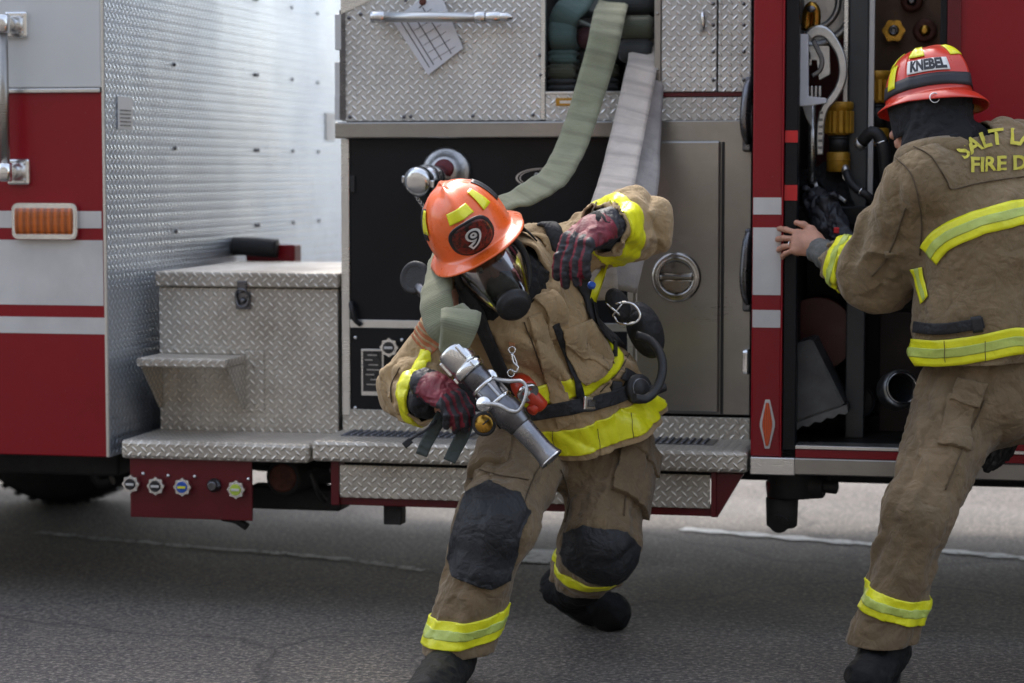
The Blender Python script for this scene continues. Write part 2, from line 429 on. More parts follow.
class Cap:
    """tapered capsule; k: side stretch along 'side'; folds=(amp, freq, seed, t0, t1)"""
    def __init__(s, a, b, ra, rb, side=None, k=1.0, sub=False, sm=None, folds=None):
        s.a = np.array(a, float); s.b = np.array(b, float); s.ra = ra; s.rb = rb; s.k = k; s.sub = sub; s.sm = sm; s.folds = folds
        s.side = None
        if side is not None:
            sd = np.array(side, float); s.side = sd/np.linalg.norm(sd)
    def bounds(s, m):
        r = max(s.ra, s.rb)*max(1, s.k)+m
        return np.minimum(s.a, s.b)-r, np.maximum(s.a, s.b)+r
    def __call__(s, P_):
        ab = s.b-s.a; L2 = max(ab@ab, 1e-12); q = P_-s.a
        t0 = (q@ab)/L2; t = np.clip(t0, 0, 1); r = s.ra+(s.rb-s.ra)*t
        q = q-t[..., None]*ab
        if s.side is not None: q = q-((q@s.side)*(1-1/s.k))[..., None]*s.side
        d = np.sqrt((q*q).sum(-1))
        if s.folds:
            A, fr, sd = s.folds[:3]; L = math.sqrt(L2); ax = ab/L
            o = np.array([0.3, .5, .81]); u = np.cross(ax, o); u /= np.linalg.norm(u); w = np.cross(ax, u)
            th = np.arctan2(q@w, q@u)
            x = t0*L*fr; z = np.stack([x+1.1*np.sin(th+sd)+.6*np.sin(2*th+2.1*sd), 1.3*np.cos(th), 1.3*np.sin(th)], -1)
            n = vnoise(z+sd*7.7, int(sd*10)+3); rid = 1-2*np.abs(n)
            win = 1.0
            if len(s.folds) > 3:
                win = np.exp(-((t0-s.folds[3])/s.folds[4])**2)
            r = r+A*1.5*rid*win
        return d-r
class Ell:
    def __init__(s, c, r, mat=None, sub=False, sm=None):
        s.c = np.array(c, float); s.r = np.array(r, float); s.m = np.array(mat.to_3x3() if mat is not None else Matrix.Identity(3)); s.sub = sub; s.sm = sm
    def bounds(s, m):
        r = s.r.max()+m; return s.c-r, s.c+r
    def __call__(s, P_):
        q = (P_-s.c)@s.m; k0 = np.sqrt(((q/s.r)**2).sum(-1)); k1 = np.sqrt(((q/s.r**2)**2).sum(-1))+1e-9
        return k0*(k0-1)/k1
def implicit(prims, res, k=.03, post=None):
    mg = k+3*res+.02
    lo = np.min([p.bounds(mg*.6)[0] for p in prims if not p.sub], 0); hi = np.max([p.bounds(mg*.6)[1] for p in prims if not p.sub], 0)
    n = np.ceil((hi-lo)/res).astype(int)+2
    D = np.full(n, .5, np.float32)
    ax = [lo[i]+np.arange(n[i])*res for i in range(3)]
    for p in prims:
        b0, b1 = p.bounds(mg+.02)
        sl = [slice(max(0, int((b0[i]-lo[i])/res)), max(0, min(n[i], int((b1[i]-lo[i])/res)+2))) for i in range(3)]
        if any(q.stop <= q.start for q in sl): continue
        G = np.stack(np.meshgrid(*[ax[i][sl[i]] for i in range(3)], indexing='ij'), -1)
        d = p(G); kk = p.sm if p.sm else k; o = D[tuple(sl)]
        if p.sub:
            h = np.clip(.5-.5*(o+d)/kk, 0, 1); D[tuple(sl)] = o*(1-h)-d*h+kk*h*(1-h)
        else:
            h = np.clip(.5+.5*(d-o)/kk, 0, 1); D[tuple(sl)] = d*(1-h)+o*h-kk*h*(1-h)
    S = D < 0
    c = np.zeros(tuple(n-1), np.int8)
    for a in (0, 1):
        for b in (0, 1):
            for e in (0, 1): c += S[a:n[0]-1+a, b:n[1]-1+b, e:n[2]-1+e]
    act = (c > 0) & (c < 8); idx = np.full(act.shape, -1, np.int64); I = np.argwhere(act); idx[act] = np.arange(len(I))
    acc = np.zeros((len(I), 3)); cnt = np.zeros(len(I))
    cor = [(a, b, e) for a in (0, 1) for b in (0, 1) for e in (0, 1)]
    for p0 in cor:
        for x in range(3):
            if p0[x]: continue
            p1 = list(p0); p1[x] = 1
            d0 = D[I[:, 0]+p0[0], I[:, 1]+p0[1], I[:, 2]+p0[2]]; d1 = D[I[:, 0]+p1[0], I[:, 1]+p1[1], I[:, 2]+p1[2]]
            m = (d0 < 0) != (d1 < 0); t = np.where(m, d0/np.where(m, d0-d1, 1), 0)
            q = np.tile(np.array(p0, float), (len(I), 1)); q[:, x] += t
            acc += q*m[:, None]; cnt += m
    V = lo+(I+acc/np.maximum(cnt, 1)[:, None])*res
    Fs = []
    for x in range(3):
        y, z = (x+1) % 3, (x+2) % 3
        s0 = [slice(None)]*3; s1 = [slice(None)]*3; s0[x] = slice(0, n[x]-1); s1[x] = slice(1, n[x])
        A = S[tuple(s0)]; B = S[tuple(s1)]; E = np.argwhere(A != B)
        E = E[(E[:, y] > 0) & (E[:, z] > 0) & (E[:, y] < n[y]-1) & (E[:, z] < n[z]-1)]
        def cell(dy, dz):
            q = E.copy(); q[:, y] += dy; q[:, z] += dz; return idx[q[:, 0], q[:, 1], q[:, 2]]
        Q = np.stack([cell(-1, -1), cell(0, -1), cell(0, 0), cell(-1, 0)], 1)
        fl = ~A[E[:, 0], E[:, 1], E[:, 2]]
        Q[fl] = Q[fl][:, ::-1]; Fs.append(Q)
    return V, np.concatenate(Fs)
def vnormals(V, Fq):
    n = np.cross(V[Fq[:, 2]]-V[Fq[:, 0]], V[Fq[:, 3]]-V[Fq[:, 1]]); N = np.zeros_like(V)
    for k in range(4): np.add.at(N, Fq[:, k], n)
    return N/(np.linalg.norm(N, axis=1)[:, None]+1e-12)
def relax(V, Fq, it=2, f=.5):
    for _ in range(it):
        A = np.zeros_like(V); C = np.zeros(len(V))
        for k in range(4):
            for j in (1, 3):
                np.add.at(A, Fq[:, k], V[Fq[:, (k+j) % 4]]); np.add.at(C, Fq[:, k], 1)
        V = np.where(C[:, None] > 0, V*(1-f)+f*A/np.maximum(C, 1)[:, None], V)
    return V
def npmesh(V, Fq, mi=None):
    me = bpy.data.meshes.new('m'); me.vertices.add(len(V)); me.vertices.foreach_set('co', V.astype(np.float32).ravel())
    me.loops.add(Fq.size); me.loops.foreach_set('vertex_index', Fq.astype(np.int32).ravel())
    me.polygons.add(len(Fq)); me.polygons.foreach_set('loop_start', np.arange(0, Fq.size, 4, dtype=np.int32))
    me.update(calc_edges=True)
    me.polygons.foreach_set('use_smooth', np.ones(len(Fq), bool))
    if mi is not None: me.polygons.foreach_set('material_index', np.asarray(mi, np.int32))
    me.update(); return me
def crumple(V, Fq, amp=.008, freq=9, amp2=.003, freq2=26, seed=0, stretch=None):
    N = vnormals(V, Fq); Q = V.copy()
    if stretch is not None:      # folds run along this direction
        s = np.array(stretch, float); s /= np.linalg.norm(s); Q = Q-(Q@s)[:, None]*s*.65
    w = np.stack([vnoise(Q*freq*.6+31, seed+5), vnoise(Q*freq*.6+57, seed+6), vnoise(Q*freq*.6+11, seed+7)], -1)
    a = .6-2*np.abs(vnoise(Q*freq+w*1.3, seed)); b = 2.4*np.abs(vnoise(Q*freq2+w*1.6, seed+1))**.75-1.0
    return V+N*(amp*1.25*a+amp2*1.35*b)[:, None]
def cutmesh(V, Fq, planes, pred=None):
    """a bmesh of the faces that pass pred, trimmed by planes (point, normal): what lies on the normal's side goes"""
    Fs = Fq if pred is None else Fq[pred(V[Fq].mean(1))]
    u, inv = np.unique(Fs, return_inverse=True); me = npmesh(V[u], inv.reshape(Fs.shape))
    bm = bmesh.new(); bm.from_mesh(me); bpy.data.meshes.remove(me)
    for p, n in planes:
        bmesh.ops.bisect_plane(bm, geom=bm.verts[:]+bm.edges[:]+bm.faces[:], plane_co=Vector(p), plane_no=Vector(n), clear_outer=True, dist=1e-5)
    return bm
def topmesh(bm):
    me = bpy.data.meshes.new('m'); bm.normal_update()
    for f in bm.faces: f.smooth = True
    bm.to_mesh(me); bm.free(); return me
def components(bm):
    seen = set(); out = []
    for f in bm.faces:
        if f in seen: continue
        st = [f]; seen.add(f); c = []
        while st:
            g = st.pop(); c.append(g)
            for e in g.edges:
                for h in e.link_faces:
                    if h not in seen: seen.add(h); st.append(h)
        out.append(c)
    return out
def keep_largest(bm):
    cs = sorted(components(bm), key=len)
    dl = [f for c in cs[:-1] for f in c]
    if dl: bmesh.ops.delete(bm, geom=dl, context='FACES')
def patch(V, Fq, planes, pred, off, name, mat, parent, sm=2, **kw):
    """a raised piece of cloth sewn on the surface"""
    bm = cutmesh(V, Fq, planes, pred); bm.normal_update()
    if not bm.faces: print('EMPTY PATCH', name); bm.free(); return None
    keep_largest(bm)
    if sm > 0:
        inner = [v for v in bm.verts if not v.is_boundary]
        for v in bm.verts: v.co += v.normal*min(.004, .0006*sm)
        for _ in range(sm): bmesh.ops.smooth_vert(bm, verts=inner, factor=.5, use_axis_x=True, use_axis_y=True, use_axis_z=True)
        bm.normal_update()
    ns = {v: v.normal.copy() for v in bm.verts}
    rim = [e for e in bm.edges if len(e.link_faces) == 1]
    for v in bm.verts: v.co += ns[v]*off
    r = bmesh.ops.extrude_edge_only(bm, edges=rim)
    nv = [g for g in r['geom'] if isinstance(g, bmesh.types.BMVert)]
    for v in nv:
        b = min((e.other_vert(v) for e in v.link_edges), key=lambda o: (o.co-v.co).length)
        v.co -= ns.get(b, v.normal)*(off+.006)
    return link(name, topmesh(bm), mat, parent, **kw)
def bvh(V, Fq): return BVHTree.FromPolygons([tuple(v) for v in V], [tuple(f) for f in Fq.tolist()])
def hit(tree, px, py):
    r = ray(px, py).normalized(); h = tree.ray_cast(EYE, r)
    if h[0] is None:
        h = tree.find_nearest(EYE+r*6.3); return Vector(h[0]), Vector(h[1])
    n = Vector(h[1]); n = n if n.dot(r) < 0 else -n
    return Vector(h[0]), n
def near(tree, p):
    h = tree.find_nearest(Vector(p)); n = Vector(h[1]); return Vector(h[0]), n
def strap_on(tree, pix, width, th, off=.004, extra0=(), extra1=(), smooth=5):
    """a flat strap laid on a surface through image points; extras are (point, normal)"""
    P_, N_ = [], []
    for p, n in extra0: P_.append(Vector(p)); N_.append(Vector(n))
    for a, b in pix:
        p, n = hit(tree, a, b); P_.append(p+n*off); N_.append(n)
    for p, n in extra1: P_.append(Vector(p)); N_.append(Vector(n))
    if len(N_) > 2:
        N_ = [(N_[max(0, i-1)]+N_[i]*2+N_[min(len(N_)-1, i+1)]).normalized() for i in range(len(N_))]
    m = MB(); m.ribbon(P_, N_, width, th, smooth); return m
def pixhits(tree, pix, n=5):
    q = catmull([Vector((a, b, 0)) for a, b in pix], n); return [hit(tree, v.x, v.y) for v in q]
def conform(tree, pix, width, off=.004, across=9, th=.002, n=6, ends=None):
    """tape or strap that hugs the cloth: every cross section is laid on the surface"""
    H_ = pixhits(tree, pix, n); P_ = [h[0] for h in H_]; N_ = [h[1] for h in H_]
    for _ in range(2):
        P_ = [P_[0]]+[(P_[i-1]+P_[i]*2+P_[i+1])/4 for i in range(1, len(P_)-1)]+[P_[-1]]
        N_ = [(N_[max(0, i-1)]+N_[i]+N_[min(len(N_)-1, i+1)]).normalized() for i in range(len(N_))]
    G = []
    for i, p in enumerate(P_):
        t = (P_[min(i+1, len(P_)-1)]-P_[max(i-1, 0)]).normalized(); w = t.cross(N_[i]).normalized(); row = []
        for k in range(across):
            q = p+w*(width*(k/(across-1)-.5)); h = tree.ray_cast(q+N_[i]*.06, -N_[i], .13)
            if h[0] is None: h = tree.find_nearest(q)
            row.append(Vector(h[0])+N_[i]*off)
        G.append(row)
    for _ in range(1):
        G = [[(G[max(0, i-1)][k]+G[i][k]*2+G[min(len(G)-1, i+1)][k])/4 if 0 < i < len(G)-1 else G[i][k] for k in range(across)] for i in range(len(G))]
    m = MB(); m.grid(G)
    for f in m.bm.faces: f.tag = False
    m.bm.normal_update(); s_ = sum(f.normal.dot(N_[0]) for f in list(m.bm.faces)[:8])
    if s_ < 0: bmesh.ops.reverse_faces(m.bm, faces=m.bm.faces)
    return m
def seg_t(P_, a, b):
    a = np.array(a); b = np.array(b); ab = b-a; t = (P_-a)@ab/(ab@ab)
    d = np.linalg.norm(P_-a-np.clip(t, 0, 1)[:, None]*ab, axis=1); return t, d
def textmesh(body, size, bold=0.0, sub=.01):
    cu = bpy.data.curves.new('t', 'FONT'); cu.body = body; cu.size = size; cu.align_x = 'CENTER'; cu.align_y = 'CENTER'; cu.offset = bold; cu.resolution_u = 4
    o = bpy.data.objects.new('t', cu); COL.objects.link(o); bpy.context.view_layer.update()
    me = bpy.data.meshes.new_from_object(o.evaluated_get(bpy.context.evaluated_depsgraph_get()))
    bpy.data.objects.remove(o); bpy.data.curves.remove(cu)
    bm = bmesh.new(); bm.from_mesh(me); bpy.data.meshes.remove(me)
    bmesh.ops.triangulate(bm, faces=bm.faces)
    if sub:
        for _ in range(3):
            L = [e for e in bm.edges if e.calc_length() > sub]
            if not L: break
            bmesh.ops.subdivide_edges(bm, edges=L, cuts=1); bmesh.ops.triangulate(bm, faces=bm.faces)
    return bm
def bmto(bm, fn, name, mats, parent, **kw):
    for v in bm.verts: v.co = fn(v.co.copy())
    return link(name, topmesh(bm), mats, parent, **kw)
# ================================================================== FIRE TRUCK
M['steel_dark'] = plain('tarnished_chrome', (.42, .40, .37), .2, 1, .35, 14)
YF, YP, YB = 6.80, 7.12, 9.25
def rct(x0, y0, x1, y1, Y):
    xm, ym = (x0+x1)/2, (y0+y1)/2
    return PY(x0, ym, Y).x, PY(x1, ym, Y).x, PY(xm, y1, Y).z, PY(xm, y0, Y).z
def X_(px, Y, py=250): return PY(px, py, Y).x
def Z_(py, Y, px=450): return PY(px, py, Y).z
def slab(m, x0, y0, x1, y1, Y, d, front=0, bev=.003):
    a, b, c, e = rct(x0, y0, x1, y1, Y); m.box(a, b, Y-front, Y+d, c, e, bev); return m
T = empty('fire_truck', (X_(500, YF), (YF+YB)/2, 0), 'red and white fire truck with diamond plate sides standing behind both firefighters', 'fire truck')
XL = X_(105, YF); XR = X_(752, YF); ZB = Z_(456, YF, 60)
# ---- rear body on the left
m = MB(); m.box(XL-3.0, XL-.003, YF+.012, YB+.5, ZB+.004, 3.0, .01); m.build('body_shell', 'red_dark', T)
m = MB(); m.box(XL-3.0, XL, YF, YF+.010, ZB, Z_(92, YF, 50), .004)
side = m.build('side_panel', 'red', T)
m = MB(); m.box(XL-3.0, XL-.004, YF-.004, YF+.008, Z_(88, YF, 50), 3.0, .006); m.build('upper_panel', 'white', T)
m = MB(); m.box(XL-3.0, XL-.006, YF-.012, YF-.002, Z_(93, YF, 50), Z_(88.5, YF, 50), .003); m.build('trim_strip', 'steel_light', T)
for y0, y1, xe in ((211, 228, 102), (240, 305, 103), (317, 333.5, 104)):
    m = MB(); m.box(XL-3.0, X_(xe, YF), YF-.0022, YF-.0005, Z_(y1, YF, 50), Z_(y0, YF, 50), 0); m.build('stripe', 'stripe', side)
m = MB(); m.box(XL-.004, XL+.006, YF-.003, YF+.03, ZB, 3.0, .002); m.build('corner_trim', 'steel_light', T)
# tread plate wall of the gap
m = MB(); m.box(XL+.001, XL+.007, YF+.004, YB+.5, ZB+.0, 3.0, .001)
wallp = m.build('tread_plate_wall', 'plate_clean', T)
m = MB()
for Yr in (7.42, 8.28, 8.75, 9.1):
    for zr in np.arange(.62, 2.9, .285):
        m.ell((XL+.008, Yr, zr), .005, .008, .008, seg=8, rings=6)
        if Yr == 8.28: m.ell((XL+.008, Yr+.035, zr), .005, .008, .008, seg=8, rings=6)
split_build(m, 'rivet', 'dkmetal', wallp)
p = PY(119, 112, 6.95)
m = MB(); m.box(XL+.008, XL+.010, 6.90, 7.03, p.z-.055, p.z+.05, .001); lb = m.build('notice_plate', 'stripe', wallp)
m = MB()
for k in range(5): m.box(XL+.0105, XL+.0112, 6.915, 7.01, p.z-.045+k*.012, p.z-.041+k*.012, 0)
m.build('print_lines', 'dkmetal', lb)
m = MB(); m.box(XL+.008, XL+.011, 9.20, 9.34, PY(330, 140, 9.1).z, PY(330, 112, 9.1).z, .001); m.build('notice_plate', 'stripe', wallp)
# grab rail with two brackets
gx = X_(6.5, YF-.07)
m = MB(); m.cyl((gx, YF-.07, Z_(172, YF, 6)), (gx, YF-.07, Z_(25, YF, 6)), .0155, seg=20); gr = m.build('grab_rail', 'steel', T)
for yy in (25, 172):
    zc = Z_(yy, YF, 8); m = MB()
    m.box(gx-.018, gx+.058, YF-.018, YF-.002, zc-.042, zc+.042, .008)
    m.cyl((gx, YF-.002, zc), (gx, YF-.085, zc), .021, bev=.004)
    m.cyl((gx, YF-.07, zc-.03), (gx, YF-.07, zc+.03), .024, bev=.006)
    m.cyl((gx+.038, YF-.018, zc+.027), (gx+.038, YF-.024, zc+.027), .007, seg=10); m.cyl((gx+.038, YF-.018, zc-.027), (gx+.038, YF-.024, zc-.027), .007, seg=10)
    m.build('bracket', 'chrome', gr)
# marker light
a, b, c, d = rct(15, 203, 80, 239, YF)
def rrect(x0, x1, z0, z1, r, n=6):
    pts = []
    for cx, cz, a0 in ((x1-r, z1-r, 0), (x0+r, z1-r, 90), (x0+r, z0+r, 180), (x1-r, z0+r, 270)):
        for k in range(n+1): t = R(a0+90*k/n); pts.append((cx+r*math.cos(t), cz+r*math.sin(t)))
    return pts
m = MB(); m.prism(rrect(a, b, c, d, .02), YF-.028, YF-.002, .004); ml = m.build('marker_light', 'chrome', T)
m = MB(); G = []; nr = 26*6
for i in range(nr+1):
    x = a+.013+(b-a-.026)*i/nr; G.append([(x, YF-.030+.008*(2*j/12-1)**4-.0022*math.cos(2*math.pi*26*i/nr), c+.013+(d-c-.026)*j/12) for j in range(13)])
m.grid(G); m.build('lens', 'amber', ml, solid=.003)

# ---- toolbox
TX0, TX1 = X_(157, YP), X_(341, YP); TZ0, TZ1 = Z_(432, YP, 240), Z_(274, YP, 240)
zl = Z_(287, YP, 240)
m = MB(); m.box(TX0+.004, TX1-.012, YP, YP+.87, TZ0, zl-.003, .004); tb = m.build('toolbox', 'plate_warm', T)
m = MB(); m.box(TX0-.004, TX1-.006, YP-.014, YP+.88, zl, TZ1+.006, .006); m.build('lid', 'plate_warm', tb)
lx = X_(244, YP, 300); m = MB()
m.box(lx-.016, lx+.016, YP-.024, YP-.013, Z_(292, YP), Z_(283, YP), .003)
m.box(lx-.026, lx+.026, YP-.010, YP, Z_(312, YP), Z_(294, YP), .004)
m.tube([(lx-.022, YP-.016, Z_(298, YP)), (lx-.01, YP-.026, Z_(292, YP)), (lx+.01, YP-.026, Z_(292, YP)), (lx+.022, YP-.016, Z_(298, YP)), (lx+.014, YP-.02, Z_(308, YP)), (lx-.014, YP-.02, Z_(308, YP))], .0045, 8, True)
m.lathe([(0, .012), (.012, .010), (.016, .004)], (lx, YP-.008, Z_(303, YP)), (0, -1, 0), 14)
m.build('latch', 'dkmetal', tb)
# folding step on its face
a, b, c, d = rct(149, 355, 252, 374, YP-.09)
m = MB(); m.box(a, b-.05, YP-.20, YP-.002, d-.032, d-.004, .005)
st = m.build('folding_step', 'plate_warm', tb)
for xx in (a+.01, b-.055):
    m = MB(); z1 = d-.033; m.prism([(YP-.19, z1), (YP-.003, z1), (YP-.003, z1-.15), (YP-.03, z1-.15)], xx, xx+.004, axis='x', bev=.001)
    m.build('bracket', 'plate_warm', st)
m = MB(); m.box(b-.052, b+.012, YP-.006, YP-.001, d-.19, d+.01, .002); m.box(a+.02, b-.05, YP-.006, YP-.001, d-.002, d+.02, .001)
for xx, zz in ((b-.02, d-.165), (b-.02, d-.04), (a+.06, d+.01), (b-.10, d+.01)): m.ell((xx, YP-.007, zz), .007, .004, .007, seg=10, rings=6)
m.build('backing_plate', 'plate_warm', st)
# dark roll and red beam behind the toolbox
m = MB(); m.box(XL+.04, X_(298, 8.1), 8.06, 8.14, Z_(262, 8.1, 240), Z_(244, 8.1, 240), .004); m.build('cross_beam', 'red', T)
m = MB(); z = Z_(250, 8.0, 240); m.tube([(X_(205, 8.0), 8.03, z), (X_(225, 8.0), 8.02, z+.012), (X_(250, 8.0), 8.02, z+.012), (X_(275, 8.0), 8.03, z+.006)], .035, 14); m.build('rolled_cover', 'blackp', T)
# ---- running boards
def board(x0, x1, y0, y1, name='running_board'):
    a = X_(x0, YF, y0); b = X_(x1, YF, y0); z1 = Z_(y0, YF, (x0+x1)/2); z0 = Z_(y1, YF, (x0+x1)/2)
    m = MB(); m.box(a, b, YF-.004, YP-.003, z0, z1, .012); return m.build(name, 'plate_warm', T), a, b, z0, z1
bd1, a1, b1, z0, ZT = board(121, 309.5, 442, 461)
bd2, a2, b2, z0b, ZT2 = board(312, 748, 446, 467.5)
for (g0, g1) in ((345, 478), (645, 715)):
    m = MB(); ga, gb = X_(g0, 6.98, 440), X_(g1, 6.98, 440)
    m.box(ga, gb, 6.93, 7.07, ZT2-.002, ZT2+.003, .001)
    nx = int((gb-ga)/.022)
    for i in range(nx):
        for j in range(6): m.ell((ga+.012+i*.022, 6.942+j*.023, ZT2+.003), .0075, .0075, .006, seg=8, rings=4)
    m.build('grip_insert', 'dkmetal', bd2)
m = MB(); a, b, c, d = rct(340, 470, 710, 503, YF+.03); m.box(a, b, YF+.03, YF+.036, c, d, .002); m.build('kick_plate', 'plate_warm', T)
m = MB(); m.box(a-.012, b+.01, YF+.045, YF+.10, c-.026, c+.004, .003); m.box(a-.03, a-.003, YF+.03, YF+.1, c-.026, d+.01, .003)
m.box(b+.003, b+.02, YF+.03, YF+.1, c-.026, d+.01, .003)
m.prism([(b+.02, c-.03), (b+.10, d+.005), (b+.02, d+.005)], YF+.035, YF+.09, .002); m.box(a-.13, a-.02, YF+.2, YF+.25, d-.01, d+.015, .003)
m.build('step_frame', 'red_dark', T)
m = MB(); a, b, c, d = rct(385, 503, 403, 524, YF+.1); m.box(a, b, YF+.08, YF+.14, c, d, .004); m.build('drain_stub', 'under', T)
# ---- drain panel with caps
a, b, c, d = rct(130, 459, 252, 519, YF+.02)
m = MB(); m.box(a, b, YF+.02, YF+.03, c, d+.02, .003); dp = m.build('drain_panel', 'red_dark', T)
M['cap_blue'] = plain('blue_enamel', (.02, .09, .42), .3); M['cap_green'] = plain('yellow_green_enamel', (.42, .55, .06), .35); M['cap_black'] = plain('black_enamel', (.02, .02, .022), .3)
def starcap(cx, cz, y, r, mat, parent, name='drain_cap', lobes=8, depth=.03):
    m = MB(); n = 64
    pts = [(cx+r*(1+.11*math.cos(lobes*2*math.pi*k/n))*math.cos(2*math.pi*k/n), cz+r*(1+.11*math.cos(lobes*2*math.pi*k/n))*math.sin(2*math.pi*k/n)) for k in range(n)]
    m.prism(pts, y-depth, y-.001, .003); o = m.build(name, 'chrome', parent)
    m = MB(); m.cyl((cx, y-depth-.003, cz), (cx, y-depth+.004, cz), r*.68, seg=32, bev=.001); q = m.build('face_disc', mat, o)
    m = MB(); m.box(cx-r*.5, cx+r*.5, y-depth-.0055, y-depth-.003, cz-r*.14, cz+r*.14, .0005); m.build('name_bar', 'stripe' if mat != 'cap_blue' else 'yellowfilm', o)
    return o
for px, py, mt in ((133.5, 483, 'cap_black'), (158.5, 485, 'cap_black'), (185, 486, 'cap_blue'), (238.5, 488.5, 'cap_green')):
    p = PY(px, py, YF+.02); starcap(p.x, p.z, YF+.02, .0265, mt, dp)
    m = MB(); m.ell((p.x+.035, YF+.016, p.z+.032), .006, .005, .006, seg=10, rings=6); m.build('screw', 'chrome', dp)
p = PY(215, 485, YF+.02); m = MB(); m.lathe([(0, .022), (.012, .022), (.014, .016), (.030, .016), (.034, .012)], (p.x, YF+.02, p.z), (0, -1, 0), 24); o = m.build('plug', 'dkmetal', dp)
# ---- undercarriage
m = MB()
m.box(XL-3, XR+3.2, 7.6, 7.72, .50, .72, .01); m.box(XL-3, XR+3.2, 8.4, 8.52, .50, .72, .01)
a, b, c, d = rct(-40, 455, 122, 473, YF+.25); m.box(a-.4, b, YF+.22, YF+.5, c, ZB+.02, .01)
a, b, c, d = rct(250, 486, 345, 508, YF+.35); m.box(a, b, YF+.3, YF+.42, c, d, .01)
m.box(X_(252, 7.1), X_(345, 7.1), 7.5, 7.56, .43, .60, .005)
for px in (112, 300, 480, 620): x = X_(px, 7.6); m.box(x-.04, x+.04, 7.6, 8.5, .50, .60, .005)
m.box(XL-3, XR+3.2, 7.3, 9.1, .40, .62, .01); m.build('chassis_and_shade_box', 'under', T)  # wide low box is added to keep light out under the truck
m = MB(); p = PY(285, 477, YF+.22); m.cyl((p.x, YF+.2, p.z), (p.x+.15, YF+1.4, p.z), .062, .07, 32, .006); ex = m.build('silencer', 'under', T)
m = MB(); m.lathe([(0, .044), (.004, .046), (.006, .04)], (p.x, YF+.198, p.z), (0, -1, 0), 32); m.build('rusty_end_cap', 'rust', ex)
m = MB()
pts = [PY(222, 517, 6.95), PY(236, 520, 6.97), PY(247, 527, 6.97)]
m.tube(pts, .013, 10); m.tube([PY(310, 470, 7.0), PY(318, 492, 7.0), PY(325, 500, 7.05)], .01, 8)
m.tube([PY(205, 458, 7.05), PY(260, 468, 7.08), PY(330, 470, 7.1)], .01, 8)
m.tube([PY(95, 470, 7.35), PY(100, 482, 7.35), PY(112, 479, 7.35)], .022, 10)
split_build(m, 'drain_pipe', 'blackp', T)
# suction inlet below the door post
p = PY(792, 490, YF+.15); m = MB()
m.cyl((p.x, p.y, p.z+.10), (p.x, p.y, p.z-.02), .072, .075, 28, .004)
m.cyl((p.x-.03, p.y, p.z-.02), (p.x-.03, p.y, p.z-.115), .05, .047, 28, .006)
m.cyl((p.x, p.y, p.z+.02), (p.x+.10, p.y-.02, p.z+.015), .05, .035, 20, .004)
m.cyl((p.x+.09, p.y-.02, p.z+.02), (p.x+.14, p.y-.03, p.z+.015), .022, .02, 14, .003)
m.cyl((p.x+.115, p.y-.03, p.z+.02), (p.x+.115, p.y-.03, p.z+.15), .006, seg=8)
m.cyl((p.x-.05, p.y+.02, p.z+.055), (X_(712, 7.0, 480), p.y, p.z+.075), .018, seg=12)
m.cyl((p.x-.035, p.y-.05, p.z-.1), (p.x-.035, p.y+.3, p.z+.02), .03, seg=14)
so = m.build('suction_inlet', 'under', T)
m = MB(); m.lathe([(-.004, .044), (-.055, .0505), (-.07, .05), (-.075, .03)], (p.x-.03, p.y, p.z-.045), (0, 0, -1), 28); m.build('inlet_cap', 'red_dark', so)
# wheels (mostly outside the frame)
def wheel(cx, cy, w=.30, r=.5):
    m = MB(); m.lathe([(0, .29), (.02, .34), (.03, r-.05), (.05, r-.012), (.08, r), (w-.08, r), (w-.05, r-.012), (w-.03, r-.05), (w-.02, .34), (w, .29)], (cx, cy, r), (0, 1, 0), 64)
    for k in range(48):
        t = 2*math.pi*k/48; m.box(-.012, .012, .05, w-.05, r-.006, r+.006, .002, Matrix.Translation((cx, cy, r)) @ Matrix.Rotation(t, 4, 'Y'))
    o = m.build('wheel', 'blackp', T)
    m = MB(); m.lathe([(.0, .285), (.01, .27), (.06, .25), (.09, .20), (.05, .12), (-.02, .11), (-.03, .05)], (cx, cy+.01, r), (0, 1, 0), 48); m.build('rim', 'steel_light', o)
for cx in (X_(-175, YF+.15, 450), XR+2.6):
    wheel(cx, YF+.12); wheel(cx, YB-.42)
# ---- pump module
MX0 = X_(338, YP); MX1 = XR
m = MB(); m.box(MX0+.012, MX1+.0, YP+.06, YB, .60, Z_(93, YP), .004); m.build('pump_module', 'under', T)
hx0, hx1 = X_(545, YP, 50), X_(655, YP, 50)
m = MB(); m.box(MX0+.012, hx0-.004, YP+.012, YB, Z_(92.5, YP), 2.6, .002); m.box(hx1+.004, MX1, YP+.012, YB, Z_(92.5, YP), 2.6, .002); m.build('upper_shell', 'under', T)
m = MB(); slab(m, 341, -120, 541, 121, YP, .006); up1 = m.build('upper_plate', 'plate', T)
m = MB(); slab(m, 335, 14, 341.5, 50, YP, .05, .004); slab(m, 335, 62, 341, 120, YP, .05, .002, .001); slab(m, 335, 96, 339.6, 120, YP, .05, .005, .001); m.build('edge_trim', 'white', T)
a, b, c, d = rct(341, 6, 400, 28, YP)
m = MB(); m.prism([(a, d-.025), (b, d+.06), (b, d+.13), (a, d+.03)], YP-.004, YP-.0005, .0005); o = m.build('corner_gusset', 'steel_light', T)
m = MB(); a2_, b2_, c2_, d2_ = rct(341, 10, 345, 120, YP); m.box(a2_-.004, a2_+.016, YP-.003, YP-.0005, c2_, d2_, .0005)
for k in range(4):
    q = PY((349, 361, 406, 404)[k], (18, 14.5, 0.5, 117)[k], YP); m.ell((q.x, YP-.004, q.z), .006, .004, .006, seg=10, rings=6)
for px, py in ((350, 117), (411, 116.5), (473, 116), (533, 115), (540, 55), (541, 75)):
    q = PY(px, py, YP); m.ell((q.x, YP-.002, q.z), .006, .004, .006, seg=10, rings=6)
split_build(m, 'rivet', 'dkmetal', up1)
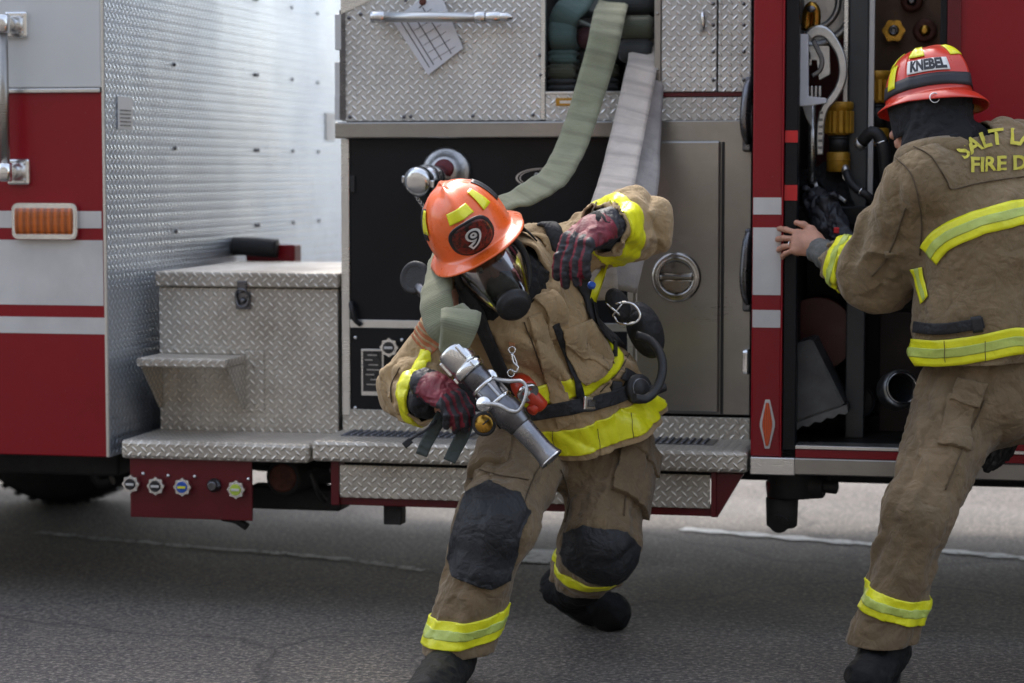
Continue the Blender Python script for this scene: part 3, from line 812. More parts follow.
# roller / bar
q0, q1 = PY(372, 17, YP-.06), PY(500, 17, YP-.06); m = MB()
m.cyl(q0+Vector((.02, 0, 0)), q1-Vector((.06, 0, 0)), .0165, seg=24); br = m.build('grab_bar', 'steel_light', T)
for s_, q in ((1, q0), (-1, q1)):
    m = MB(); m.cyl(q-Vector((.004*s_, 0, 0)), q+Vector((s_*.045, 0, 0)), .019, bev=.004, seg=24)
    if s_ < 0: m.lathe([(0, .019), (.02, .014), (.024, .015), (.03, .015), (.034, .01), (.045, .01)], q-Vector((.004, 0, 0)), (1, 0, 0), 20); m.cyl(q-Vector((.08, 0, 0)), q-Vector((.046, 0, 0)), .020, bev=.003)
    m.cyl(q+Vector((s_*.02, .06, 0)), q+Vector((s_*.02, 0, 0)), .012, seg=12); m.build('end_fitting', 'chrome', br)
# hose tray
m = MB(); slab(m, 541, -120, 545.5, 120, YP, .02, .004, .002); m.build('tray_frame', 'steel_light', T)
m = MB(); slab(m, 655, -120, 661.5, 93, YP, .02, .012, .003)
for yy in (14, 70): q = PY(658, yy, YP); m.ell((q.x, YP-.012, q.z), .006, .004, .006, seg=10, rings=6)
m.build('tray_frame', 'steel', T)
m = MB(); a, b, c, d = rct(545, -120, 655, 92, YP); m.box(a, b, YB-.3, YB-.29, c, d, 0); m.box(a, b, YP+.01, YB-.3, c-.004, c-.001, 0); m.build('tray_floor', 'inside', T)
m = MB(); slab(m, 545.5, 92, 655, 121, YP, .006, .002); tp = m.build('tray_lip_plate', 'plate', T)
m = MB(); slab(m, 545.5, 91.3, 655, 94, YP, .02, .006, .001); m.build('lip_strip', 'steel_light', tp)
m = MB(); slab(m, 556, 98, 577, 106, YP, 0, .004, .001); lb = m.build('brass_label', 'brass', tp)
m = MB(); slab(m, 560, 100.5, 573, 103.5, YP, -.0042, .005, 0); m.build('print', 'steel_light', lb)
for x0, x1 in ((662, 717.5), (719, 752)):
    m = MB(); slab(m, x0, -120, x1, 92, YP, .006, .008); dr = m.build('locker_door', 'plate', T)
    if x0 == 662:
        m = MB(); q = PY(704, 22, YP); m.tube([(q.x-.004, YP-.012, q.z+.03), (q.x, YP-.03, q.z+.02), (q.x+.002, YP-.03, q.z-.01), (q.x-.004, YP-.014, q.z-.028)], .007, 10); m.build('pull_handle', 'chrome', dr)
    m = MB()
    for yy in (4, 25, 52, 80):
        q = PY(x1-4 if x0 == 662 else x1-8, yy, YP); m.ell((q.x, YP-.008, q.z), .006, .004, .006, seg=10, rings=6)
    split_build(m, 'rivet', 'dkmetal', dr)
m = MB(); slab(m, 655, 92.5, 752, 96.5, YP, .012, .003, .001); m.build('door_sill', 'red_dark', T)
m = MB(); slab(m, 655.5, 97, 752, 120.5, YP, .006); m.build('lower_strip_plate', 'plate', T)
# steel shelf edge
a = X_(335, YP-.04, 130); b = X_(655, YP-.04, 130); zt = Z_(121.5, YP-.04, 490); zb = Z_(138, YP-.04, 490)
m = MB(); m.box(a, b, YP-.045, YP+.01, zb, zt, .005); m.build('shelf_edge', 'steel', T)
# black pump panel
m = MB(); slab(m, 350, 138, 629, 322, YP, .006); pp = m.build('pump_panel', 'black', T)
m = MB(); slab(m, 342, 139, 350, 415, YP, .02, .006, .002); slab(m, 350, 321.5, 629, 329.5, YP, .02, .004, .001); m.build('panel_frame', 'steel_light', T)
m = MB(); slab(m, 350, 330, 629, 413, YP, .006); lp_ = m.build('lower_pump_panel', 'black', T)
m = MB(); slab(m, 343, 413.5, 750, 437, YP, .01, .004, .002); m.build('kick_strip', 'plate_warm', T)
q = PY(355, 312, YP); m = MB(); m.tube([(q.x-.012, YP-.004, q.z+.03), (q.x-.004, YP-.03, q.z+.02), (q.x+.006, YP-.03, q.z-.02), (q.x+.02, YP-.012, q.z-.04)], .008, 10); m.build('hook', 'blackp', pp)
m = MB(); q = PY(353, 185, YP); m.box(q.x-.008, q.x+.008, YP-.008, YP-.001, q.z-.025, q.z+.03, .003); m.build('hinge', 'blackp', pp)
m = MB()
for px, py in ((355.5, 337.5), (355.5, 408), (402, 340)): q = PY(px, py, YP); m.lathe([(0, .007), (.003, .006), (.005, .003)], (q.x, YP-.001, q.z), (0, -1, 0), 12)
split_build(m, 'bolt', 'chrome', lp_)
p = PY(391, 347, YP); starcap(p.x, p.z, YP, .028, 'cap_black', lp_, 'gauge_cap')
a, b, c, d = rct(361.5, 349, 384, 395.5, YP); m = MB()
m.box(a, b, YP-.003, YP-.0005, c, d, .001); ip = m.build('instruction_plate', 'steel_light', lp_)
m = MB(); m.box(a+.006, b-.006, YP-.0045, YP-.003, c+.014, d-.006, 0); m.build('dark_field', 'cap_black', ip)
m = MB()
for k, (u0, u1) in enumerate(((.25, .75), (.1, .5), (.3, .8), (.2, .9), (.15, .6), (.4, .85), (.2, .8))):
    z = d-.018-k*.016; m.box(a+.006+(b-a-.012)*u0, a+.006+(b-a-.012)*u1, YP-.0055, YP-.0045, z-.003, z, 0)
m.build('print_lines', 'cast', ip)
# oval emblem
p = PY(543, 178, YP); m = MB(); n = 48; rx, rz = .088, .032
for (s0, s1) in ((1, .93), (.86, .82)):
    G = [[(p.x+rx*s*math.cos(2*math.pi*k/n), YP-.004, p.z+rz*s*math.sin(2*math.pi*k/n)) for k in range(n)] for s in (s0, s1)]
    m.grid(G, True)
m.tube([(p.x-.03, YP-.004, p.z-.012), (p.x-.022, YP-.004, p.z+.016), (p.x-.008, YP-.004, p.z+.006), (p.x+.004, YP-.004, p.z+.018), (p.x+.02, YP-.004, p.z+.01), (p.x+.034, YP-.004, p.z-.012)], .0025, 6)
m.tube([(p.x-.012, YP-.004, p.z-.014), (p.x+.0, YP-.004, p.z+.004), (p.x+.014, YP-.004, p.z-.014)], .0025, 6)
m.build('oval_emblem', 'cast', pp, recalc=False)
# chrome inlet with cap and chain, upper left of helmet
p = PY(447, 172, YP); m = MB(); m.lathe([(0, .080), (.012, .080), (.018, .072), (.022, .05), (.05, .048), (.05, .03)], (p.x, YP, p.z), (0, -1, 0), 40); fl = m.build('discharge_flange', 'cast', pp)
m = MB(); m.lathe([(0, .03), (.004, .034), (.01, .03), (.014, .01)], (p.x+.002, YP-.048, p.z+.01), (0, -1, .25), 24); m.build('maroon_badge', 'red_dark', fl)
m = MB(); q0 = Vector((p.x-.01, YP-.05, p.z-.012)); q1 = PY(421, 181, YP-.16)
ax = (q1-q0).normalized()
m.lathe([(-.02, .034), (.03, .036), (.05, .04), (.06, .03), (.08, .03)], q0, ax, 28); m.lathe([(-.05, .038), (-.045, .046), (-.02, .048), (-.015, .042), (.0, .042), (.004, .048), (.03, .046), (.036, .03), (.038, .012)], q1, ax, 28)
for k in range(2):
    s_ = 1 if k else -1; m.box(-.012, .012, -.02, .02, .044, .06, .003, Matrix.Translation(q1) @ Vector((0, 1, 0)).rotation_difference(ax).to_matrix().to_4x4() @ Matrix.Rotation(math.pi*k+.6, 4, 'Y'))
m.build('discharge_cap', 'chrome', fl)
ch = [PY(413, 190, 6.97), PY(418, 199, 6.98), PY(425, 208, 7.0), PY(432, 214, 7.03)]
m = MB(); pts = catmull(ch, 6)
for i, q in enumerate(pts):
    m.torus(q, (1, 0, 0) if i % 2 else (0, 1, 0), .005, .0017, 10, 6)
m.build('chain', 'chrome', fl)
# steel access panel with its door
m = MB(); slab(m, 629, 120.5, 751, 414, YP, .008); sp = m.build('steel_panel', 'steel', T)
m = MB(); slab(m, 636, 141, 720, 412, YP, 0, .014, .006); sd = m.build('access_door', 'steel', sp)
m = MB(); slab(m, 628, 139, 633, 414, YP, 0, .006, .001); m.build('edge_strip', 'steel_light', sp)
m = MB(); slab(m, 721, 142, 724, 414, YP, 0, .004, .001); m.build('door_seal', 'blackp', sp)
p = PY(677, 277, YP); yf = YP-.014
m = MB(); m.lathe([(0, .079), (.006, .078), (.010, .068), (.008, .064), (.012, .062), (.006, .052), (.0015, .05), (.0015, .0)], (p.x, yf, p.z), (0, -1, 0), 56, close=False); lk = m.build('round_latch', 'steel_dark', sd)
m = MB()
G = []
for i in range(9):
    t = math.pi*i/8; G.append([(p.x+.05*math.cos(t)*math.sin(u), yf+.002-.01*math.sin(u)*math.sin(t), p.z+.005+.045*math.sin(t)*math.sin(u)+.001) for u in np.linspace(0, math.pi/2, 8)])
m.box(p.x-.05, p.x+.05, yf-.014, yf-.0, p.z-.008, p.z+.007, .004)
m.prism([(p.x+.046*math.cos(t), p.z-.012+.036*math.sin(t)) for t in np.linspace(math.pi, 2*math.pi, 20)], yf-.009, yf+.001, .003)
m.prism([(p.x+.046*math.cos(t), p.z+.012+.036*math.sin(t)) for t in np.linspace(0, math.pi, 20)], yf-.005, yf+.001, .003)
m.build('paddle', 'steel_dark', lk)
# latches beside the post
for (y0, y1, n_) in ((80, 152, 1), (232, 312, 2)):
    q0 = PY(748.5, y0, YP-.05); q1 = PY(748.5, y1, YP-.05); m = MB()
    zt, zb = q0.z, q1.z; xc = q0.x
    m.tube([(xc+.006, YP-.05, zt), (xc, YP-.07, zt-.03), (xc-.006, YP-.08, (zt+zb)/2), (xc-.004, YP-.075, zb+.06), (xc, YP-.05, zb+.03)], lambda t: .011+.007*math.sin(t*3.1), 12)
    m.box(xc-.018, xc+.012, YP-.05, YP-.002, zb, zb+.05, .008); m.box(xc-.012, xc+.012, YP-.05, YP-.002, zt-.02, zt+.01, .006)
    m.build('lever_latch', 'dkmetal', T)
q = PY(746, 362, YP-.04); m = MB(); m.box(q.x-.012, q.x+.014, YP-.05, YP-.002, q.z-.04, q.z+.04, .01); m.build('door_catch', 'chrome', T)
# ---- forward body with the open locker
zs = Z_(457.5, YF, 800)
m = MB(); a = XR; b = X_(782.5, YF, 250); m.box(a, b, YF, YF+.05, zs, 3.0, .006); post = m.build('door_post', 'red', T)
for y0, y1 in ((197.5, 214.5), (227.5, 295), (310, 327.5)):
    m = MB(); m.box(a+.003, b-.003, YF-.0022, YF-.0005, Z_(y1, YF, 767), Z_(y0, YF, 767), 0); m.build('stripe', 'stripe', post)
m = MB(); m.box(b-.004, b+.002, YF-.006, YF+.01, zs, 3.0, .002); m.build('edge_bead', 'red', post)
a_, b_, c_, d_ = rct(760, 399.5, 775, 448.5, YF); xm = (a_+b_)/2; zm = (c_+d_)/2
hexa = lambda s, w: [(xm-w*.3, zm+s), (xm+w*.3, zm+s), (xm+w, zm+s*.1), (xm+w, zm-s*.1), (xm+w*.3, zm-s), (xm-w*.3, zm-s), (xm-w, zm-s*.1), (xm-w, zm+s*.1)]
m = MB(); m.prism(hexa((d_-c_)/2, (b_-a_)/2), YF-.006, YF-.001, .001); rf = m.build('side_reflector', 'stripe', post)
m = MB(); m.prism(hexa((d_-c_)/2-.009, (b_-a_)/2-.0075), YF-.010, YF-.004, .001); m.build('lens', 'orange_refl', rf)
tx1 = X_(797, YF, 250)
m = MB(); m.box(b+.002, tx1, YF+.008, YF+.06, zs+.02, 3.0, .004); tr = m.build('shutter_track', 'black', T)
for y0, y1 in ((130.5, 142.5), (185, 200.5)):
    m = MB(); m.box(b+.004, tx1-.001, YF+.004, YF+.0075, Z_(y1, YF, 790), Z_(y0, YF, 790), 0); m.build('red_marker', 'redsq', tr)
XE = X_(950, YF, 80); XFAR = XR+4.0
m = MB(); m.box(XR, XFAR, YF-.006, YF+.1, Z_(477, YF, 880), Z_(460, YF, 880), .004); m.build('steel_sill', 'steel', T)
m = MB(); m.box(XR, tx1, YF-.009, YF+.02, Z_(475, YF, 780), zs-.001, .003); m.build('post_foot', 'steel_light', T)
m = MB(); m.box(tx1, XFAR, YF+.004, YF+.1, Z_(460, YF, 880), Z_(451.5, YF, 880), .002); m.build('red_sill', 'red', T)
m = MB(); m.box(tx1, XFAR, YF+.0, YF+.1, Z_(451, YF, 880), Z_(447.5, YF, 880), .001); m.build('sill_strip', 'steel_light', T)
ZI = Z_(450, YF, 880)
m = MB(); m.box(XE, XFAR, YF+.002, YF+.04, ZI+.004, 3.0, .004); m.build('body_panel', 'red', T)
m = MB(); m.box(X_(948, YF, 80)-.004, XE+.03, YF-.012, YF+.001, ZI+.004, 3.0, .003); m.build('panel_edge', 'red_dark', T)
m = MB(); m.box(XE-.03, XE-.008, YF+.006, YF+.06, ZI+.004, 3.0, .003); m.build('shutter_track', 'black', T)
YI = 7.42
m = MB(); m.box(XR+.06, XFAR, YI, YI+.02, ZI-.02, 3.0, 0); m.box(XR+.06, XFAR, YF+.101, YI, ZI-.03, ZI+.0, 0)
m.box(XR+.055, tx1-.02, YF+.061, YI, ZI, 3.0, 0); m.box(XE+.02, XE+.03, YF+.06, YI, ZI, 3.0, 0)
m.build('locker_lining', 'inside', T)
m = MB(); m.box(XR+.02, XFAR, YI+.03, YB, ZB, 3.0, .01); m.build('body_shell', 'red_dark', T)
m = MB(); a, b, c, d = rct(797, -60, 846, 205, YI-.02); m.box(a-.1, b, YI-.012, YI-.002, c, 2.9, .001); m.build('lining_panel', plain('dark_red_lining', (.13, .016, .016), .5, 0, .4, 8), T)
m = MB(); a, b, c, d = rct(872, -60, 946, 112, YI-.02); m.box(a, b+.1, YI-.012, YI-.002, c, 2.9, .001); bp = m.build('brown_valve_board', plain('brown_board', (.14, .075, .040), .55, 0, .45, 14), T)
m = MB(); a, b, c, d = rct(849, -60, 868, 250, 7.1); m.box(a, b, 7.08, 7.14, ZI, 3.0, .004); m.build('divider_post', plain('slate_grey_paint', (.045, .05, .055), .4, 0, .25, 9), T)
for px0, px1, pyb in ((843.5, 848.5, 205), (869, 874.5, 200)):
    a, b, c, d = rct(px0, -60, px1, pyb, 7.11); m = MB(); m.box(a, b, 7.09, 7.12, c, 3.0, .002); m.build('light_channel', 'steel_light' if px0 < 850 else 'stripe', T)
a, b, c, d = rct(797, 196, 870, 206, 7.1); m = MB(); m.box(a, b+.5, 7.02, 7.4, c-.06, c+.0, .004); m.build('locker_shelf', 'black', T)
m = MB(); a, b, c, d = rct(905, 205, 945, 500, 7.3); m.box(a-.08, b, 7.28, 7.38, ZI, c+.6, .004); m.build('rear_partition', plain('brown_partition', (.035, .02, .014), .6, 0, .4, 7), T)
# ================================================================== GROUND, LIGHT
def asphalt():
    n = NT('asphalt'); co = n.coord('Object')
    big = n.noise(.9, 5, .6); mid = n.noise(9, 5, .7)
    c = n.ramp(big, [(.35, (.082, .070, .061)), (.65, (.115, .099, .086))])
    c = n.mix(n.math('MULTIPLY', n.ramp(mid, [(.45, (0, 0, 0)), (.65, (1, 1, 1))]), .65), c, (.045, .043, .042))
    vo = n.n('ShaderNodeTexVoronoi'); vo.inputs['Scale'].default_value = 62; n.l(co, vo.inputs['Vector'])
    vo2 = n.n('ShaderNodeTexVoronoi'); vo2.inputs['Scale'].default_value = 130; n.l(co, vo2.inputs['Vector'])
    sp = n.ramp(n.noise(58, 4, .8), [(.50, (0, 0, 0)), (.60, (1, 1, 1))])
    c = n.mix(n.math('MULTIPLY', sp, .8), c, (.30, .265, .225))
    dk = n.ramp(n.noise(46, 4, .8, dist=.4), [(.50, (0, 0, 0)), (.60, (1, 1, 1))])
    c = n.mix(n.math('MULTIPLY', dk, .7), c, (.02, .02, .021))
    cr = n.n('ShaderNodeTexVoronoi'); cr.feature = 'DISTANCE_TO_EDGE'; cr.inputs['Scale'].default_value = .38
    dv = n.n('ShaderNodeVectorMath'); dv.operation = 'MULTIPLY_ADD'
    nn = n.n('ShaderNodeTexNoise'); nn.inputs['Scale'].default_value = 3; nn.inputs['Detail'].default_value = 5; n.l(co, nn.inputs['Vector'])
    n.l(nn.outputs['Color'], dv.inputs[0]); dv.inputs[1].default_value = (.35, .35, 0); n.l(co, dv.inputs[2]); n.l(dv.outputs[0], cr.inputs['Vector'])
    ck = n.ramp(cr.outputs['Distance'], [(.0015, (1, 1, 1)), (.005, (0, 0, 0))])
    c = n.mix(n.math('MULTIPLY', ck, .6), c, (.012, .012, .012))
    wet = n.ramp(n.noise(1.3, 4, .6), [(.5, (0, 0, 0)), (.7, (1, 1, 1))])
    b = n.bump(vo.outputs['Distance'], .8, .006, n.bump(n.noise(200, 2), .4, .002))
    b = n.bump(n.math('SUBTRACT', 1, ck), .25, .006, b)
    n.set(Base_Color=c, Roughness=n.math('MULTIPLY_ADD', wet, -.12, .88), Normal=b); return n.m
m = MB(); m.grid([[(x, y, 0) for x in (-400, -30, -6, 6, 30, 400)] for y in (-400, -20, 2, 14, 60, 400)])
g = m.build('ground', asphalt()); g['kind'] = 'structure'
def worn(name, col, thr):
    n = NT(name); n.set(Base_Color=col, Roughness=.8)
    tb = n.n('ShaderNodeBsdfTransparent'); mx = n.n('ShaderNodeMixShader')
    f = n.ramp(n.noise(26, 6, .75), [(thr-.03, (0, 0, 0)), (thr+.05, (1, 1, 1))])
    n.l(f, mx.inputs[0]); n.l(tb.outputs[0], mx.inputs[1]); n.l(n.b.outputs[0], mx.inputs[2]); n.l(mx.outputs[0], n.t.nodes['Material Output'].inputs['Surface']); return n.m
M['roadpaint'] = worn('worn_road_paint', (.55, .55, .52), .46)
M['roadpaint2'] = worn('road_paint', (.70, .72, .72), .40)
def mark(pix, w, mat, z=.004):
    pts = [PZ(a, b, z) for a, b in pix]; pts = catmull(pts, 8); m = MB(); G = []
    for i, p in enumerate(pts):
        t = (pts[min(i+1, len(pts)-1)]-pts[max(i-1, 0)]).normalized(); s = Vector((-t.y, t.x, 0)); ww = w*(1+.35*math.sin(i*1.9)+.2*math.sin(i*4.7))
        G.append([p+s*ww/2, p-s*ww/2])
    m.grid(G); o = m.build('road_marking', mat); o['kind'] = 'structure'; return o
mark([(38, 532), (110, 539), (200, 547), (280, 553), (352, 560), (425, 570)], .05, 'roadpaint')
mark([(682, 528.5), (760, 535), (865, 543.5), (960, 552), (1040, 559)], .075, 'roadpaint2', .005)
mark([(528, 562), (538, 556), (550, 550)], .16, 'roadpaint2', .004)
mark([(185, 475), (205, 480), (217, 492)], .12, 'roadpaint', .004)
# sky, sun
w = bpy.data.worlds.new('World'); SC.world = w; w.use_nodes = True; nt = w.node_tree
bg = nt.nodes['Background']; sky = nt.nodes.new('ShaderNodeTexSky'); sky.sky_type = 'NISHITA'; sky.sun_disc = False
SUN_EL, SUN_AZ = 50, 117      # azimuth: direction the light comes from, degrees from +X
sky.sun_elevation = R(SUN_EL); sky.air_density = 1.0; sky.dust_density = 3.0; sky.ozone_density = 1.0
dvec = Vector((math.cos(R(SUN_AZ))*math.cos(R(SUN_EL)), math.sin(R(SUN_AZ))*math.cos(R(SUN_EL)), math.sin(R(SUN_EL))))
sky.sun_rotation = math.atan2(dvec.x, dvec.y)
hs = nt.nodes.new('ShaderNodeHueSaturation'); hs.inputs['Saturation'].default_value = .6
nt.links.new(sky.outputs[0], hs.inputs['Color']); nt.links.new(hs.outputs[0], bg.inputs[0]); bg.inputs[1].default_value = .12
ld = bpy.data.lights.new('sun', 'SUN'); lo = bpy.data.objects.new('sun', ld); COL.objects.link(lo)
ld.energy = .5; ld.angle = R(10); ld.color = (1, .95, .88); lo.rotation_euler = dvec.to_track_quat('Z', 'Y').to_euler(); lo.location = dvec*50
SC.view_settings.view_transform = 'Standard'; SC.view_settings.look = 'None'; SC.view_settings.exposure = 2.02; SC.view_settings.gamma = 1
SC.render.engine = 'CYCLES'
SC.cycles.use_denoising = True
SC.cycles.max_bounces = 6; SC.cycles.transparent_max_bounces = 12

# added building behind the camera, never in view: blocks low sky, darkens metal reflections
bk_ = empty('added_brick_building', (0, -11, 0), 'added unseen grey brown brick building with dark windows, blocking low sky opposite the fire truck', 'building')
def brick():
    n = NT('brown_brick'); b = n.n('ShaderNodeTexBrick'); n.l(n.coord('UV'), b.inputs['Vector']); b.inputs['Scale'].default_value = 4
    b.inputs['Color1'].default_value = (.16, .15, .135, 1); b.inputs['Color2'].default_value = (.22, .205, .185, 1); b.inputs['Mortar'].default_value = (.3, .27, .24, 1); n.set(Base_Color=b.outputs['Color'], Roughness=.85); return n.m
m = MB(); m.box(-40, 40, -20, -11, -.01, 11.0, .02); m.build('wall', brick(), bk_)
m = MB(); m.box(-40.2, 40.2, -20, -10.8, 11.002, 11.4, .02); m.build('parapet', plain('pale_concrete', (.42, .40, .37), .8), bk_)
for k in range(-6, 7):
    for z in (.9, 4.4, 7.9):
        m = MB(); m.box(k*6-1.3, k*6+1.3, -11.0, -10.93, z, z+2.3, .02); wf = m.build('window', 'white', bk_)
        m = MB(); m.box(k*6-1.2, k*6+1.2, -10.945, -10.925, z+.1, z+2.2, 0); m.build('pane', plain('window_glass', (.03, .04, .05), .08, 0, .05) if k == -6 and z < 1 else bpy.data.materials['window_glass'], wf)
# ================================================================== SHARED PIECES OF A FIREFIGHTER
def frame(right, up, origin):
    """local axes: x = wearer's left-to-right as seen from the front mirrored (wearer's right = -x), y = forward, z = up"""
    u = Vector(up).normalized(); f = Vector(right); f = (f-u*f.dot(u)).normalized(); x = f.cross(u)
    m = Matrix(((x.x, f.x, u.x, origin[0]), (x.y, f.y, u.y, origin[1]), (x.z, f.z, u.z, origin[2]), (0, 0, 0, 1))); return m
def L2(mat, p): return mat @ Vector(p)
def head_prims(H):
    """H: frame with its origin at the head's centre, y forward, z up; a head 0.23 high"""
    r3 = H.to_3x3(); E = lambda c, r, **k: Ell(L2(H, c), r, r3, **k); C = lambda a, b, ra, rb, **k: Cap(L2(H, a), L2(H, b), ra, rb, **k)
    P_ = [E((0, -.015, .03), (.075, .095, .085)), E((0, .03, -.03), (.062, .066, .085)), E((0, .045, -.085), (.036, .04, .028), sm=.03),
          C((0, -.02, -.06), (0, -.045, -.16), .056, .06)]
    P_ += [C((0, .088, .005), (0, .112, -.028), .007, .0125, sm=.012), E((.012, .1, -.033), (.009, .011, .008), sm=.008), E((-.012, .1, -.033), (.009, .011, .008), sm=.008)]
    P_ += [C((-.04, .082, .028), (.04, .082, .028), .013, .013, sm=.02)]
    for s in (-1, 1):
        P_ += [E((s*.031, .098, .008), (.017, .014, .012), sub=True, sm=.012), E((s*.031, .078, .006), (.0145, .0145, .0125), sm=.003),
               E((s*.045, .065, -.022), (.022, .02, .018), sm=.02), E((s*.077, -.008, -.005), (.007, .02, .031), sm=.01)]
    P_ += [C((-.02, .094, -.056), (.02, .094, -.056), .0075, .0075, sm=.008), C((-.018, .092, -.066), (.018, .092, -.066), .009, .009, sm=.008), C((-.022, .103, -.0605), (.022, .103, -.0605), .003, .003, sub=True, sm=.004)]
    return P_
def eyes(H, parent):
    for s in (-1, 1):
        m = MB(); m.ell(L2(H, (s*.031, .0795, .007)), .0125, .0138, .0125, H.to_3x3(), 20, 14); o = m.build('eye', plain('eye_white', (.7, .68, .65), .15, 0, .03), parent)
        m = MB(); m.ell(L2(H, (s*.031, .0902, .004)), .0055, .0042, .0055, H.to_3x3(), 16, 10); m.build('iris', 'black_ink', o)
        m = MB(); m.tube([L2(H, (s*.014, .097, .026)), L2(H, (s*.03, .0985, .032)), L2(H, (s*.048, .088, .027))], .0032, 8); m.build('eyebrow', plain('brow_hair', (.06, .035, .02), .8), parent)
def helmet(H, parent, shell, scale=1.0, bk=1.0):
    """traditional fire helmet; H origin = centre of the brim plane"""
    n = 144; S = scale
    def rad(th): c, s = math.cos(th), math.sin(th); return (1/math.sqrt((c/.104)**2+(s/.128)**2))*S   # th=90deg forward
    def dome(th, t):        # t 0 rim .. 1 crown
        r0 = rad(th); ph = t*math.pi/2
        rid = max(0, math.cos(4*th))**10*.006 + (max(0, abs(math.sin(th)))**40)*.007
        rr = r0*math.cos(ph)**.82+rid*math.sin(ph*2)**.5*S if t < 1 else 0
        z = (.150*math.sin(ph)**.95+(abs(math.sin(th))**30*.006)*math.sin(ph*1.0))*S
        return Vector((rr*math.cos(th), rr*math.sin(th)-.01*S, z))
    def brim(th, q):        # q 0 inner .. 1 outer
        s = math.sin(th); w = (.030+.022*max(0, s)**2+.062*max(0, -s)**1.6)*S*bk
        p = dome(th, 0); d = Vector((math.cos(th), math.sin(th)*1.0, 0)).normalized()
        z = -(.004+.016*q+.020*max(0, -s)*q*q-.004*max(0, s)*q)*S-.006*q*q*abs(math.cos(th))*S
        return p+d*(w*q)+Vector((0, 0, z*1.0))
    ths = [2*math.pi*k/n for k in range(n)]
    G = []
    for t in np.linspace(1, 0, 22): G.append([dome(th, min(t, .9985)) for th in ths])
    G[0] = [dome(0, .9985)+Vector((0, 0, 0))*0 for _ in ths] if False else G[0]
    for q in np.linspace(.12, 1, 8): G.append([brim(th, q) for th in ths])
    G.append([brim(th, 1)+Vector((0, 0, -.0035)) for th in ths])
    for q in (.9, .5, .1): G.append([brim(th, q)+Vector((0, 0, -.005)) for th in ths])
    for t in (.02, .3, .6, .85): G.append([dome(th, t)*.96+Vector((0, 0, -.004)) for th in ths])
    m = MB(); m.grid([[L2(H, p) for p in row] for row in G], True)
    cap = m.bm.faces.new([v for v in m.bm.verts[:][:0]]) if False else None
    m.bm.verts.ensure_lookup_table(); m.bm.faces.new(m.bm.verts[:n]).smooth = True
    # crown crest
    o = m.build('helmet', shell, parent)
    def onto(th, t, off=.003):
        p = dome(th, t); e = .02
        a = dome(th+e, t)-dome(th-e, t); b = dome(th, min(.99, t+e))-dome(th, max(0, t-e)); nn = a.cross(b).normalized()
        if nn.dot(p-Vector((0, 0, 0))) < 0: nn = -nn
        return p+nn*off
    def dpatch(t0, t1, a0, a1, mat, name, off=.0025, taper=0):
        m = MB(); G = []
        for i in range(9):
            t = t0+(t1-t0)*i/8; k = 1-taper*i/8; am = (a0+a1)/2; hw = (a1-a0)/2*k
            G.append([L2(H, onto(am+hw*(2*j/12-1), t, off)) for j in range(13)])
        m.grid(G); return m.build(name, mat, o, solid=.0018)
    return o, dome, onto, dpatch, brim
def glove_prims(fr, fingers, palm=(.044, .016, .05), sc_=1.0, thumb=None):
    """fr: x across the knuckles, y out of the back of the hand, z towards the fingers; origin = palm centre"""
    r3 = fr.to_3x3(); P_ = [Ell(L2(fr, (0, 0, 0)), [palm[0]*sc_, palm[1]*1.25*sc_, palm[2]*sc_*1.05], r3), Cap(L2(fr, (-.022*sc_, 0, .025*sc_)), L2(fr, (.024*sc_, 0, .022*sc_)), .0165*sc_, .0155*sc_, sm=.02)]
    P_.append(Cap(L2(fr, (0, 0, -.02)), L2(fr, (0, 0, -.075*sc_)), .034*sc_, .036*sc_, side=fr.to_3x3() @ Vector((1, 0, 0)), k=1.15, sm=.03))
    for (x, lens, angs, r, spread) in fingers:
        p = Vector((x*sc_, .002, .036*sc_)); P_.append(Cap(L2(fr, (x*.6*sc_, 0, 0)), L2(fr, p), r*1.1*sc_, r*1.08*sc_, sm=.008)); a = 0
        for i, (l, da) in enumerate(zip(lens, angs)):
            a += R(da); d = Vector((math.sin(R(spread))*math.cos(a), -math.sin(a), math.cos(R(spread))*math.cos(a)))
            q = p+d*l*sc_; rr = r*(1-.07*i)*sc_; P_.append(Cap(L2(fr, p), L2(fr, q), rr*1.03, rr*.95, sm=.0045)); p = q
    if thumb:
        pts, r = thumb
        for i in range(len(pts)-1): P_.append(Cap(L2(fr, Vector(pts[i])*sc_), L2(fr, Vector(pts[i+1])*sc_), r*(1.25-.16*i)*sc_, r*(1.1-.12*i)*sc_, sm=.008))
    return P_
FING = lambda bend, r=.0118, sp=3: [(-.030, (.040, .025, .020), (bend[0], bend[1], bend[2]), r*.98, -sp*1.6), (-.010, (.046, .029, .022), (bend[0]+3, bend[1], bend[2]), r*1.02, -sp*.4),
                          (.011, (.043, .027, .021), (bend[0]+6, bend[1]+3, bend[2]), r, sp*.8), (.030, (.034, .020, .018), (bend[0]+9, bend[1]+5, bend[2]), r*.88, sp*2)]
M['boot'] = plain('black_boot_leather', (.006, .006, .0065), .75, 0, .4, 25, 120, .6)
M['boot'].node_tree.nodes['Principled BSDF'].inputs['Specular IOR Level'].default_value = .3
